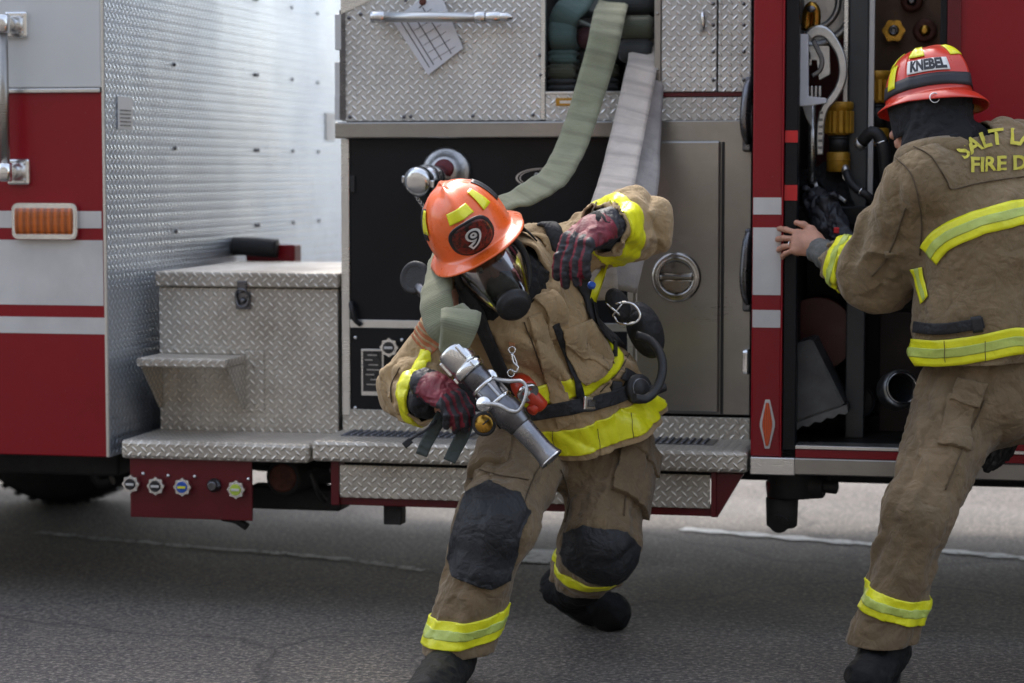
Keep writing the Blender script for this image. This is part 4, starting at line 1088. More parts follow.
def boot(ank, toe, side_up, parent, shaft_top, name='boot', r=.062, fs=1.0):
    """rubber boot; ank, toe at ankle height and toe-cap centre"""
    a = Vector(ank); t = Vector(toe); top = Vector(shaft_top); d = (t-a); d.z *= .6
    upv = (top-a).normalized(); fwd = (t-a).normalized(); sd = upv.cross(fwd).normalized(); un = fwd.cross(sd)*-1
    un = un if un.dot(upv) > 0 else -un
    heel = a-fwd*.045-un*.045; 
    P_ = [Cap(a, top, r*.94, r*1.16), Cap(a+un*-.03-fwd*.03, t, .055*fs, .047*fs, side=sd, k=1.15), Ell(t+fwd*.01-un*.004, (.054*fs, .054*fs, .046*fs)), Cap(heel, t-un*.025-fwd*.0, .040, .036, side=sd, k=1.25, sm=.015)]
    # flat sole
    V, Fq = implicit(P_, .006, .03)
    V = relax(V, Fq, 2); pl = np.array(a-un*.088); u_ = np.array(un)
    h = (V-pl)@u_; V = V-np.minimum(h, 0)[:, None]*u_
    V = crumple(V, Fq, .0028, 20, .0012, 45, 3)
    o = link(name, npmesh(V, Fq), 'boot', parent)
    pl2 = Vector(pl)
    m = MB()
    hs = []
    L = (t-a).length+.10; c = pl2-fwd*.075
    out = []
    for k in range(48):
        th = 2*math.pi*k/48; x = math.cos(th); y = math.sin(th)
        w = .050*fs+.010*max(0, x)-.006*max(0, -x)-.004*(1-abs(x)); out.append(c+fwd*(L*(.52+.54*x))+sd*(y*w*1.12))
    A = [m.bm.verts.new(p+un*.012) for p in out]; B = [m.bm.verts.new(p-un*.014) for p in out]
    m.bm.faces.new(A); m.bm.faces.new(B[::-1])
    for i in range(48): m.bm.faces.new((A[i], B[i], B[(i+1) % 48], A[(i+1) % 48]))
    m.build('sole', 'blackp', o); return o
def band(V, Fq, c, axis, w, pred, parent, mat='lime', name='reflective_band', off=.004, stripe=True):
    """a ring of tape round a limb: centre c on axis, width w"""
    c = Vector(c); a = Vector(axis).normalized()
    o = patch(V, Fq, [(c+a*w/2, a), (c-a*w/2, -a)], pred, off, name, mat, parent)
    if stripe and o:
        q = patch(V, Fq, [(c+a*w*.17, a), (c-a*w*.17, -a)], pred, off+.0015, 'silver_stripe', 'limeS', o)
    return o
def arr(v): return np.array(v, float)
def segpred(a, b, rad, t0=-.5, t1=1.5):
    def f(P_): t, d = seg_t(P_, arr(a), arr(b)); return (d < rad) & (t > t0) & (t < t1)
    return f
def andp(*fs): return lambda P_: np.logical_and.reduce([f(P_) for f in fs])
def halfp(p, n): return lambda P_: (P_-arr(p))@arr(n) > 0
# ================================================================== FIREFIGHTER COMING FORWARD
FA = PZ(455, 690, 0)
P1_label = 'firefighter in orange helmet and face mask stepping forward with a hose nozzle'
pel = PD(580, 432, 6.55); wai = PD(560, 385, 6.45); che = PD(524, 325, 6.33); upc = PD(505, 278, 6.30)
sR = PD(460, 306, 6.22); sL = PD(558, 254, 6.36)
eR = PD(412, 388, 6.30); wR = PD(424, 400, 6.08)
eL = PD(638, 224, 6.24); wL = PD(603, 230, 6.02)
hR = PD(528, 447, 6.48); kR = PD(494, 524, 6.14); aR = PD(456, 652, 6.17)
hL = PD(611, 440, 6.62); kL = PD(601, 540, 6.42); aL = PD(578, 590, 6.82)
hd = PD(486, 258, 6.13)
Hup = CV(-.49, .80, .35); Hfw = CV(.18, -.33, .93)
H1 = frame(Hfw, Hup, hd)
side = (sL-sR).normalized()
# body: one skin under the clothes
bp_ = [Cap(pel, wai, .13, .12, side, 1.2), Cap(wai, che, .12, .135, side, 1.2), Cap(che, upc, .135, .11, side, 1.2),
       Cap(sR, eR, .05, .042), Cap(eR, wR, .04, .03), Cap(sL, eL, .05, .042), Cap(eL, wL, .04, .03), Cap(wR, PD(446, 405, 6.02), .03, .028), Cap(wL, PD(585, 243, 5.98), .03, .03),
       Cap(hR, kR, .08, .06), Cap(kR, aR, .055, .04), Cap(hL, kL, .08, .06), Cap(kL, aL, .055, .04), Cap(upc, sR, .055, .045), Cap(upc, sL, .055, .045), Cap(upc, L2(H1, (0, -.03, -.10)), .07, .06)]
V, Fq = implicit(bp_, .012, .03); Vh, Fh = implicit(head_prims(H1), .0034, .014); Vh = relax(Vh, Fh, 1, .4)
me = npmesh(np.vstack([V, Vh]), np.vstack([Fq, Fh+len(V)]))
man1 = link('person', me, 'skin', loc=(pel.x, pel.y, 0), label=P1_label, cat='person')
eyes(H1, man1)
# hood round the neck and jaw, open over the face
hp = [Cap(L2(H1, (0, -.02, -.0)), L2(H1, (0, -.035, -.13)), .092, .085), Ell(L2(H1, (0, -.012, .02)), (.086, .104, .10), H1.to_3x3()), Cap(L2(H1, (0, -.03, -.12)), upc+(che-upc)*.3, .105, .13, side, 1.3), Cap(L2(H1, (0, .02, -.085)), L2(H1, (0, -.01, -.13)), .06, .07)]
V, Fq = implicit(hp, .007, .03); V = crumple(V, Fq, .006, 14, .002, 40, 4)
fc = arr(L2(H1, (0, .12, -.015))); bm = cutmesh(V, Fq, [], lambda P_: np.linalg.norm(P_-fc, axis=1) > .088)
link('hood', topmesh(bm), 'blackcloth', man1, solid=.004)
# trousers
def fol(a, f, s, *w): return (a, f, s, *w)
tp_ = [Cap(pel+Vector((0, 0, .04)), pel-Vector((0, 0, .03)), .135, .14, side, 1.2), Cap(hR, kR, .116, .096, folds=fol(.006, 8, .4)), Cap(kR, aR, .100, .090, folds=fol(.006, 11, 1.7)),
       Cap(hL, kL, .120, .102, folds=fol(.006, 8, 2.9)), Cap(kL, aL, .104, .090, folds=fol(.006, 11, 3.3)), Ell(kR, (.102, .102, .102)), Cap(aR, aR+(aR-kR).normalized()*.04, .086, .084), Cap(aL, aL+(aL-kL).normalized()*.03, .096, .092)]
V, Fq = implicit(tp_, .0062, .04); V = crumple(V, Fq, .006, 7, .004, 15, 8, (aR-hR)); V = relax(V, Fq, 1, .3); V = crumple(V, Fq, .0, 8, .0015, 36, 81); V = relax(V, Fq, 1, .3)
VT, FT = V, Fq; dR = (aR-kR).normalized(); dL = (aL-kL).normalized()
TT = bvh(V, Fq); bm = cutmesh(V, Fq, [])
def cut_limb(bm, pt, ax, cen, rad):
    fs = [f for f in bm.faces if (f.calc_center_median()-Vector(cen)).length < rad]
    g = set(fs); es = {e for f in fs for e in f.edges}; vs = {v for f in fs for v in f.verts}
    r = bmesh.ops.bisect_plane(bm, geom=list(vs)+list(es)+fs, plane_co=pt, plane_no=ax, dist=1e-5)
    dl = [f for f in bm.faces if (f.calc_center_median()-Vector(cen)).length < rad*1.3 and (f.calc_center_median()-Vector(pt)).dot(Vector(ax)) > 1e-4]
    bmesh.ops.delete(bm, geom=dl, context='FACES')
cut_limb(bm, hit(TT, 455, 661)[0], CV(.05, -.95, -.2), aR+dR*.06, .17); cut_limb(bm, hit(TT, 585, 598)[0], CV(.04, -.88, -.45), aL+CV(0, -1, -.1)*.06, .21)
tr1 = link('trousers', topmesh(bm), 'tanpants', man1, solid=.006)
pR = segpred(kR, aR, .19, -.3, 1.3); pL = segpred(kL, aL, .19, -.3, 1.3)
band(V, Fq, hit(TT, 457, 637)[0], CV(.12, -.95, -.25), .070, pR, tr1); band(V, Fq, hit(TT, 585, 588)[0], CV(.06, -.80, -.58), .028, pL, tr1, stripe=False)
tow = CV(-.1, 0, 1)
def kneepatch(h, k, a, pr, d, u0, u1, tow, name='knee_patch', mat='knee', wid=.09):
    s = tow.cross(d).normalized(); c = k
    patch(V, Fq, [(k+d*u1, d), (k-d*u0, -d), (c+s*wid, s), (c-s*wid, -s)]+[(k-d*(u0-.022)+s*g*(wid-.022), (s*g-d).normalized()) for g in (-1, 1)]+[(k+d*(u1-.018)+s*g*(wid-.018), (s*g+d).normalized()) for g in (-1, 1)], andp(pr, halfp(c, tow)), .006, name, mat, tr1, sm=10)
bothR = segpred(hR, kR, .2, .2, 1.5); 
kneepatch(hR, kR, aR, lambda P_: bothR(P_) | pR(P_), dR, .105, .155, CV(-.12, .12, 1), wid=.088)
bothL = segpred(hL, kL, .2, .3, 1.5)
kneepatch(hL, kL, aL, lambda P_: bothL(P_) | pL(P_), (kL-hL+dL*.3).normalized(), .055, .13, CV(.05, .2, 1), wid=.104)
# cargo pocket on the left thigh
tL = (kL-hL).normalized(); c = hL.lerp(kL, .42); ow = CV(.75, 0, .66); s_ = tL.cross(ow).normalized()
patch(V, Fq, [(c+tL*.10, tL), (c-tL*.10, -tL), (c+s_*.085, s_), (c-s_*.085, -s_)], andp(segpred(hL, kL, .2), halfp(c, ow)), .018, 'thigh_pocket', 'tanpants', tr1)
patch(V, Fq, [(c-tL*.04, tL), (c-tL*.115, -tL), (c+s_*.092, s_), (c-s_*.092, -s_)], andp(segpred(hL, kL, .2), halfp(c, ow)), .026, 'pocket_flap', 'tanpants', tr1)
t_ = (kR-hR).normalized(); c = hR.lerp(kR, .35); ow = CV(-.75, 0, .66); s_ = t_.cross(ow).normalized()
patch(V, Fq, [(c+t_*.10, t_), (c-t_*.09, -t_), (c+s_*.085, s_), (c-s_*.085, -s_)], andp(segpred(hR, kR, .2), halfp(c, ow)), .016, 'thigh_pocket', 'tanpants', tr1)
# boots
boot(PD(453, 654, 6.17), PZ(426, 697, .06), None, man1, aR.lerp(kR, .30), r=.062, fs=1.05)
aL2 = PD(571, 590, 6.93); boot(aL2, PZ(610, 612, .055), None, man1, aL.lerp(kL, .2), r=.062, fs=1.05)
# jacket
hemc = PD(588, 430, 6.52); tdir = (hemc-upc).normalized()
jp = [Cap(upc, che, .116, .143, side, 1.28), Cap(che, wai, .143, .142, side, 1.32, folds=fol(.008, 7, .9)), Cap(wai, hemc+tdir*.05, .142, .166, side, 1.34, folds=fol(.006, 8, 5)),
      Cap(upc+side*.05, sL, .10, .085), Cap(upc-side*.05, sR, .11, .098),
      Cap(sR, eR, .084, .074, folds=fol(.011, 12, .3, .7, .35)), Cap(eR, wR+(eR-wR)*.1, .074, .058, folds=fol(.009, 16, 2.2)), Ell(eR, (.082, .082, .082)),
      Cap(sL, eL, .080, .072, folds=fol(.012, 12, 4.1, .6, .35)), Cap(eL, wL+(eL-wL)*.05, .080, .066, folds=fol(.007, 15, 1.2)), Ell(eL, (.074, .074, .074)),
      Cap(upc, L2(H1, (0, -.03, -.12)), .125, .100, side, 1.15), Cap(che, L2(H1, (0, .0, -.19)), .13, .10, side, 1.2)]
V, Fq = implicit(jp, .0056, .045); V = crumple(V, Fq, .011, 6, .0065, 14, 21, side.cross(tdir)+tdir*1.5); V = crumple(V, Fq, .0, 8, .0022, 36, 83, tdir); V = relax(V, Fq, 1, .12)
VJ, FJ = V, Fq
hemn = (tdir+CV(-.12, .05, -.05)).normalized(); hemp = hemc+tdir*.035
uR = (wR-eR).normalized(); uL = (wL-eL).normalized()
TJ = bvh(V, Fq); bm = cutmesh(V, Fq, [])
cut_limb(bm, hit(TJ, 592, 459)[0], CV(.13, -.88, -.42), hemc+tdir*.25, .42); cut_limb(bm, wR-uR*.01, uR, wR+uR*.05, .1); cut_limb(bm, wL-uL*.005, uL, wL+uL*.06, .11)
nk = L2(H1, (0, -.03, -.085)); nu = (nk-upc).normalized(); cut_limb(bm, nk-nu*.030, (H1.to_3x3() @ Vector((0, .25, 1))).normalized(), nk+nu*.05, .15)
jk = link('jacket', topmesh(bm), 'tan', man1, solid=.006)
torso = andp(lambda P_: seg_t(P_, arr(upc), arr(hemc))[1] < .30, lambda P_: np.minimum(seg_t(P_, arr(sL), arr(eL))[1]-.02, seg_t(P_, arr(eL), arr(wL))[1]) > .115, lambda P_: np.minimum(seg_t(P_, arr(eR), arr(wR))[1], seg_t(P_, arr(sR), arr(eR))[1]) > .105)
def slabband(pts, w, pred, parent, mats=('lime', 'limeS'), name='reflective_band', axis=None, w2=.3):
    """tape ring whose plane passes through the surface under two image points"""
    a, _ = hit(TJ, *pts[0]); b, _ = hit(TJ, *pts[1]); ab = (b-a).normalized(); ax = (axis-ab*axis.dot(ab)).normalized(); c = (a+b)/2
    o = patch(VJ, FJ, [(c+ax*w/2, ax), (c-ax*w/2, -ax)], pred, .004, name, mats[0], parent)
    return o
ctr = hit(TJ, 592, 438)[0]; hnn = CV(-.13, .88, .42); patch(VJ, FJ, [(ctr+hnn*.040, hnn), (ctr-hnn*.040, -hnn)], torso, .004, 'reflective_band', 'lime', jk)
conform(TJ, [(518, 402), (534, 397), (552, 392), (572, 388), (592, 382), (608, 368), (617, 350), (622, 330), (627, 306), (622, 285)], .058).build('reflective_band', 'lime', jk, recalc=False, solid=-.002)
band(V, Fq, hit(TJ, 400, 397)[0], CV(.88, -.12, .40), .036, segpred(eR, wR, .12, -.2, 1.3), jk, stripe=False)
band(V, Fq, hit(TJ, 636, 218)[0], CV(-.82, -.30, .45), .075, segpred(eL, wL, .13, -.3, 1.3), jk, stripe=False)
# flag patch of stripes on the right sleeve
p0, n0 = hit(TJ, 424, 335)
M['patch_orange'] = plain('orange_patch', (.42, .14, .06), .8, 0, .2, 30)
u_ = (eR-sR).normalized(); s_ = u_.cross(n0).normalized()
pt = patch(V, Fq, [(p0+u_*.035, u_), (p0-u_*.035, -u_), (p0+s_*.05, s_), (p0-s_*.05, -s_)], lambda P_: np.linalg.norm(P_-arr(p0), axis=1) < .09, .003, 'flag_patch', 'patch_orange', jk)
for k in range(4):
    patch(V, Fq, [(p0+u_*(-.025+k*.016+.004), u_), (p0+u_*(-.025+k*.016-.002), -u_), (p0+s_*.048, s_), (p0-s_*.048, -s_)], lambda P_: np.linalg.norm(P_-arr(p0), axis=1) < .09, .0045, 'patch_stripe', 'tan', pt)
# front flap, pockets and collar
def pixpatch(corners, off, name, mat, parent, tree=TJ, VV=None, FF=None, rad=.2):
    """raised piece bounded by image points laid on the cloth (convex, clockwise in the image)"""
    VV = VJ if VV is None else VV; FF = FJ if FF is None else FF
    hs = [hit(tree, *c) for c in corners]; c = sum((h[0] for h in hs), Vector())/len(hs); nn = sum((h[1] for h in hs), Vector()).normalized(); pl = []
    for i in range(len(hs)):
        a = hs[i][0]; b = hs[(i+1) % len(hs)][0]; e = (b-a).normalized(); n_ = e.cross(nn).normalized()
        if n_.dot(c-a) > 0: n_ = -n_
        pl.append((a, n_))
    return patch(VV, FF, pl, lambda P_: (np.linalg.norm(P_-arr(c), axis=1) < rad) & (((P_-arr(c))@arr(nn)) > -.07), off, name, mat, parent)
pixpatch([(527, 318), (541, 312), (575, 420), (559, 428)], .009, 'storm_flap', 'tan', jk)
pixpatch([(560, 330), (592, 318), (610, 362), (582, 384)], .016, 'chest_pocket', 'tan', jk)
pixpatch([(563, 340), (600, 352), (603, 372), (575, 352)], .022, 'pocket_flap', 'tan', jk)
pixpatch([(532, 298), (552, 292), (568, 330), (548, 340)], .010, 'chest_pocket', 'tan', jk)
# sewn edges
M['stitch'] = plain('dark_seam', (.10, .07, .04), .9)
def seam(tree, pix, par, r=.0020, mat='stitch', name='seam', off=.003):
    P_ = [h[0]+h[1]*off for h in pixhits(tree, pix, 6)]; m = MB(); m.tube(P_, r, 6, smooth=0); return m.build(name, mat, par)
seam(TJ, [(524, 322), (538, 360), (552, 400), (558, 426)], jk); seam(TJ, [(546, 312), (560, 345), (572, 380)], jk, off=.004)
seam(TJ, [(598, 200), (588, 222), (580, 232)], jk); seam(TJ, [(600, 392), (618, 372), (630, 352)], jk)
seam(TJ, [(430, 312), (440, 330), (452, 352)], jk); seam(TJ, [(400, 368), (392, 385), (392, 402)], jk)
for px_ in ((553, 430, 556, 458), (598, 428, 600, 455), (630, 412, 633, 438)): seam(TJ, [px_[:2], px_[2:]], jk, .0009, off=.0065)
seam(TT, [(540, 465), (528, 490), (516, 530), (505, 570)], tr1); seam(TT, [(628, 462), (626, 490), (624, 516)], tr1); seam(TT, [(480, 470), (500, 476), (528, 480)], tr1); seam(TT, [(560, 470), (570, 495), (566, 522)], tr1)
# stand-up collar open at the throat
m = MB(); G = []; cax = (L2(H1, (0, -.02, -.09))-upc).normalized(); cs = (H1.to_3x3() @ Vector((1, 0, 0))); cs = (cs-cax*cs.dot(cax)).normalized(); cf = cax.cross(cs)
if cf.dot(H1.to_3x3() @ Vector((0, 1, 0))) < 0: cf = -cf
for i in range(8):
    t = i/7; row = []
    for j in range(57):
        a = R(90+24+312*j/56); r_ = .116+.016*(1-t)+.006*math.sin(j*.8+2*t)*t
        row.append(L2(H1, (0, -.030, -.095))-cax*(.085*(1-t))+cax*(.012*math.sin(j*.5)*t)+cs*(r_*1.08*math.cos(a))+cf*(r_*math.sin(a)))
    G.append(row)
m.grid(G); m.build('collar', 'tan', man1, solid=.008)
# knit wristlets
for a, b, w_, e_ in ((wR, uR, .050, 1), (wL, uL, .055, 1)):
    Vw, Fw = implicit([Cap(a-b*.05, a+b*.035, w_, w_*.86, folds=(.003, 60, 2))], .005, .01); link('wristlet', npmesh(Vw, Fw), 'blackcloth', man1)
# gloves
GL = frame(CV(.28, .62, .73), CV(.0, .0, 0) if False else CV(.18, .93, -.30), PD(583, 247, 5.97))  # placeholder frame, replaced below
def hframe(x, z, o):
    z = Vector(z).normalized(); x = (Vector(x)-z*Vector(x).dot(z)).normalized(); y = z.cross(x)
    return Matrix(((x.x, y.x, z.x, o[0]), (x.y, y.y, z.y, o[1]), (x.z, y.z, z.z, o[2]), (0, 0, 0, 1)))
def glove(fr, bend, wrist, wax, parent, name='glove', thumb=None, sc_=1.0, sp=3, mirror=False, redf=(0, )):
    fg = FING(bend, .0128, sp)
    if mirror: fg = [(-x, l, a, r, -s) for x, l, a, r, s in fg]
    pr = glove_prims(fr, fg, sc_=sc_, thumb=thumb)
    pr.append(Cap(Vector(wrist)-Vector(wax)*.045, L2(fr, (0, 0, -.03)), .047, .036, sm=.02))
    Vg, Fg = implicit(pr, .0032, .012); Vg = crumple(Vg, Fg, .0022, 30, .001, 70, 5)
    inv = np.array(fr.inverted()); C_ = Vg[Fg].mean(1); Lc = C_@inv[:3, :3].T+inv[:3, 3]; N_ = vnormals(Vg, Fg)[Fg].mean(1)@inv[:3, :3].T
    mi = np.zeros(len(Fg), int)
    x, y, z = Lc.T; xs = -x if mirror else x
    mi[(z > .030*sc_)] = 1                                                     # dark finger backs
    mi[(z > -.055) & (z < .030*sc_) & (N_[:, 1] > .0)] = 0
    mi[(N_[:, 1] < -.25) & (z > -.06)] = 1                                      # dark palm
    wob = .0015*np.sin(z*160)
    for xc in (-.030, -.010, .011, .030):
        mi[(z > .026) & (np.abs(xs-xc*sc_*(1+z*1.2)+.0075+wob) < .0048) & (N_[:, 1] > -.6)] = 0    # red fourchettes
    mi[z < -.062] = 1
    mi[z < -.098] = 2
    return link(name, npmesh(Vg, Fg, mi), ['leather_red', 'leather_blk', 'leather_blk'], parent)
def hframe2(z, yb, o):
    z = Vector(z).normalized(); y = (Vector(yb)-z*Vector(yb).dot(z)).normalized(); x = y.cross(z)
    return Matrix(((x.x, y.x, z.x, o[0]), (x.y, y.y, z.y, o[1]), (x.z, y.z, z.z, o[2]), (0, 0, 0, 1)))
TH = lambda s, k=1: ([(s*.024, -.006, -.035), (s*.040, -.024, -.010), (s*.046, -.046*k, .012), (s*.043, -.070*k, .026)], .0140)
frL = hframe2(CV(-.62, -.40, .68), CV(-.10, .88, .45), PD(588, 236, 5.96))
glove(frL, (48, 20, 14), wL, uL, man1, sc_=1.22, thumb=TH(-1))
frR = hframe2(CV(.62, -.38, .68), CV(-.05, .85, .5), PD(443, 394, 5.97))
glove(frR, (40, 35, 30), wR, uR, man1, sc_=1.04, mirror=True, thumb=TH(1))
# helmet
HM = frame(Hfw, Hup, L2(H1, (0, -.012, .066)))
hel, dome, onto, dpatch, brim = helmet(HM, man1, 'helmet', scale=1.08, bk=.85)
for th in (R(14), R(130), R(235), R(305)): dpatch(.30, .60, th-.17, th+.17, 'yellowfilm', 'reflector', taper=.35)
dpatch(.36, .50, R(90)-.30, R(90)+.30, 'yellowfilm', 'reflector', taper=.1)
dpatch(.22, .62, R(4)-.22, R(4)+.16, 'black_ink', 'side_decal'); dpatch(.22, .62, R(176)-.16, R(176)+.22, 'black_ink', 'side_decal')
# leather front shield with its 9
sh = Matrix.Translation(Vector((0, .157, .052))) @ Matrix.Rotation(R(-24), 4, 'X')
def skey(s):
    pts = []
    for k in range(40):
        t = 2*math.pi*k/40; x = math.cos(t); z = math.sin(t)
        pts.append((s*.060*(abs(x)**.75)*(1 if x > 0 else -1)*(1-.06*z), s*.056*(abs(z)**.8)*(1 if z > 0 else -1)))
    return pts
def curve_back(p): return Vector((p.x, p.y-p.x*p.x*4.5, p.z))
def shieldpart(name, s, y0, y1, mat, par, bev=.002):
    m = MB(); m.prism(skey(s), y0, y1, bev); 
    for v in m.bm.verts: v.co = L2(HM, sh @ curve_back(v.co))
    return m.build(name, mat, par)
def badge_leather():
    n = NT('tooled_red_leather'); g = n.noise(38, 4, .7, dist=1.0); c = n.ramp(g, [(.42, (.015, .008, .008)), (.56, (.20, .018, .012))]); n.set(Base_Color=c, Roughness=.45, Normal=n.bump(g, .8, .006), Coat_Weight=.3); return n.m
M['badge'] = badge_leather()
def shieldgrid(name, s, y, mat, par):
    m = MB(); G = [[L2(HM, sh @ curve_back(Vector((x, y, z)))) for x, z in skey(s*q)] for q in np.linspace(.02, 1, 9)]
    m.grid(G, True); m.bm.verts.ensure_lookup_table(); m.bm.faces.new(m.bm.verts[:40]); bmesh.ops.recalc_face_normals(m.bm, faces=m.bm.faces)
    vd_ = (EYE-HM.translation)
    if list(m.bm.faces)[5].normal.dot(vd_) < 0: bmesh.ops.reverse_faces(m.bm, faces=m.bm.faces)
    return m.build(name, mat, par, recalc=False, solid=.003)
s0 = shieldgrid('front_shield', 1.03, .003, 'black_ink', hel); shieldgrid('leather_field', .90, .0065, 'badge', s0)
def shtext(body, size, y, mat, name, bold):
    bm = textmesh(body, size, bold, .008)
    rq = Matrix.Rotation(R(-17), 2)
    bmto(bm, lambda c: L2(HM, sh @ curve_back(Vector((-(rq @ Vector((c.x, c.y))).x, y, (rq @ Vector((c.x, c.y))).y-.002)))), name, mat, s0)
shtext('9', .080, .0116, 'white_ink', 'number_outline', .0055); shtext('9', .080, .0130, 'black_ink', 'number_core', -.0010)
m = MB(); m.tube([L2(HM, (-.095, -.0, .01)), L2(H1, (-.088, .03, -.06)), L2(H1, (-.03, .045, -.125)), L2(H1, (.03, .045, -.125)), L2(H1, (.088, .03, -.06)), L2(HM, (.095, -.0, .01))], .006, 8); m.build('chin_strap', 'web', man1)
# flap of the helmet curtain behind
m = MB(); G = []
for i in range(10):
    t = i/9; row = []
    for j in range(15):
        a = R(180+12+j*156/14); r = 1+.25*t+.04*math.sin(j*1.9)*t
        row.append(L2(HM, Vector((.118*r*math.cos(a), .140*r*math.sin(a)-.01, -.005-.115*t+.035*t*math.sin(j*.9)**2))))
    G.append(row)
m.grid(G); m.build('neck_curtain', 'blackcloth', hel, solid=.004)
# face mask
def maskloop(t, n=48, extra=0):
    """t 0 = face frame, 1 = regulator port"""
    out = []
    for k in range(n):
        th = 2*math.pi*k/n; c, s = math.cos(th), math.sin(th)
        fx, fz = .092*c, .100*s-.018; fy = .078-.040*(c*c)+.012*(-s)*(1 if s < 0 else .3)
        px, pz = .040*c, .036*s-.100; py = .168
        e = t**1.15
        x = fx*(1-e)+px*e; z = fz*(1-e)+pz*e; y = fy*(1-t)+py*t+.030*math.sin(math.pi*t)**.8*(.55+.45*s)
        d = Vector((c, 0, s))*extra
        out.append(L2(H1, Vector((x, y, z))+d))
    return out
mk = MB(); mk.tube([p for p in maskloop(0, 40, .003)], .0095, 10, True, smooth=0); mask = mk.build('face_mask', 'blackp', man1)
m = MB(); m.grid([maskloop(t) for t in np.linspace(0, .93, 14)], True); m.build('visor', 'visor', mask)
m = MB(); c0 = L2(H1, (0, .155, -.096)); ax = (H1.to_3x3() @ Vector((0, .93, -.36))).normalized()
m.lathe([(-.02, .040), (-.005, .046), (.004, .048), (.010, .048), (.013, .042), (.022, .040), (.026, .034), (.027, .02)], c0, ax, 40); m.build('regulator_port', 'blackp', mask)
m = MB(); m.ell(L2(H1, (0, .105, -.058)), .045, .045, .040, H1.to_3x3()); m.build('nose_cup', plain('grey_silicone', (.06, .065, .07), .5), mask)
for s in (-1, 1):
    m = MB(); m.ribbon([L2(H1, (s*.075, .05, .02)), L2(H1, (s*.096, .0, .03)), L2(H1, (s*.095, -.05, .03))], [H1.to_3x3() @ Vector((s, .5, 0)), H1.to_3x3() @ Vector((s, 0, 0)), H1.to_3x3() @ Vector((s, -.5, 0))], .022, .004); m.build('head_strap', 'web', mask)
    m = MB(); m.ribbon([L2(H1, (s*.070, .05, -.06)), L2(H1, (s*.096, .0, -.06)), L2(H1, (s*.09, -.05, -.04))], [H1.to_3x3() @ Vector((s, .5, 0)), H1.to_3x3() @ Vector((s, 0, 0)), H1.to_3x3() @ Vector((s, -.5, 0))], .020, .004); m.build('head_strap', 'web', mask)
# ================================================================== GEAR CARRIED BY THE FIRST FIREFIGHTER
def thing_at(name, px, py, d, label, cat, group=None):
    p = PD(px, py, d); return empty(name, p, label, cat, group)
VT_ = CV(0, 0, 1)
# breathing apparatus
backn = side.cross(tdir).normalized(); backn = backn if backn.dot(VT_) < 0 else -backn
sc0 = thing_at('breathing_apparatus', 575, 380, 6.5, 'black air pack harness with waist buckle worn by the helmeted firefighter in front', 'breathing apparatus')
c0 = che.lerp(wai, .9)+backn*.27; c1 = upc+backn*.23
m = MB(); ax = (c1-c0).normalized(); L = (c1-c0).length
m.lathe([(-.10, .02), (-.10, .04), (-.08, .065), (-.04, .078), (0, .08), (L-.02, .08), (L+.02, .065), (L+.04, .04), (L+.045, .0)], c0, ax, 40, close=False); m.build('air_cylinder', 'blackp', sc0)
m = MB(); G = []
bx = side
for i in range(9):
    t = i/8; c = (wai+backn*.165).lerp(upc+backn*.135, t); w_ = .16*(1-.35*math.sin(t*3.14)); G.append([c+bx*(w_*(j/4-1))+backn*(.02*abs(j/4-1)**2*-1) for j in range(9)])
m.grid(G); m.build('back_plate', 'blackp', sc0, solid=.012)
# shoulder straps, waist belt, buckles
m = strap_on(TJ, [(548, 222), (560, 245), (578, 268), (598, 290), (612, 318), (618, 345)], .046, .014, .010, extra0=[(sL.lerp(upc, .5)+backn*.125+UP*.02, backn)]); ss = m.build('shoulder_strap', 'web', sc0)
m = strap_on(TJ, [(462, 284), (474, 306), (486, 330), (498, 358), (512, 392)], .042, .012, .010, extra0=[(sR.lerp(upc, .5)+backn*.125+UP*.02, backn)]); m.build('shoulder_strap', 'web', sc0)
m = strap_on(TJ, [(604, 300), (606, 322), (607, 345)], .026, .004, .022); m.build('adjusting_strap', 'web', sc0)
p, n_ = hit(TJ, 607, 348); m = MB(); q = PD(607, 348, 6.0); fr = hframe2(CV(0, 1, 0), n_, p+n_*.024)
m.box(-.017, .017, -.004, .006, -.016, .016, .003); m.box(-.013, -.007, -.006, .006, -.030, -.012, .002); m.box(.007, .013, -.006, .006, -.030, -.012, .002); m.box(-.004, .004, -.005, .004, -.028, -.012, .002); m.xf(fr); m.build('side_release_buckle', 'blackp', sc0)
conform(TJ, [(553, 322), (565, 350), (573, 376), (582, 402)], .022, .010).build('chest_strap', 'web', sc0, recalc=False, solid=-.003)
m = conform(TJ, [(498, 420), (520, 414), (545, 410), (570, 407), (588, 404), (610, 398), (632, 388), (650, 374)], .040, .012); wb = m.build('waist_belt', 'web', sc0, recalc=False, solid=-.004)
p, n_ = hit(TJ, 586, 405); m = MB(); m.box(-.026, .026, -.002, .008, -.020, .020, .004); m.xf(hframe2(CV(.05, 1, 0), n_, p+n_*.015)); bk = m.build('belt_buckle', 'chrome', sc0)
m = MB(); m.box(-.013, .013, .008, .012, -.010, .010, .002); m.xf(hframe2(CV(.05, 1, 0), n_, p+n_*.015)); m.build('release_button', 'dkmetal', bk)
p, n_ = hit(TJ, 632, 390); n_ = (n_+CV(.1, .1, 1)).normalized(); c = p+n_*.02
m = MB(); m.lathe([(-.03, .036), (.01, .042), (.02, .042), (.024, .036), (.026, .026), (.032, .024), (.034, .0)], c, n_, 36, close=False); rg = m.build('regulator', 'blackp', sc0)
m = MB(); m.torus(c+n_*.026, n_, .027, .002); m.torus(c+n_*.03, n_, .016, .0018); m.build('rim_ring', 'dkmetal', rg)
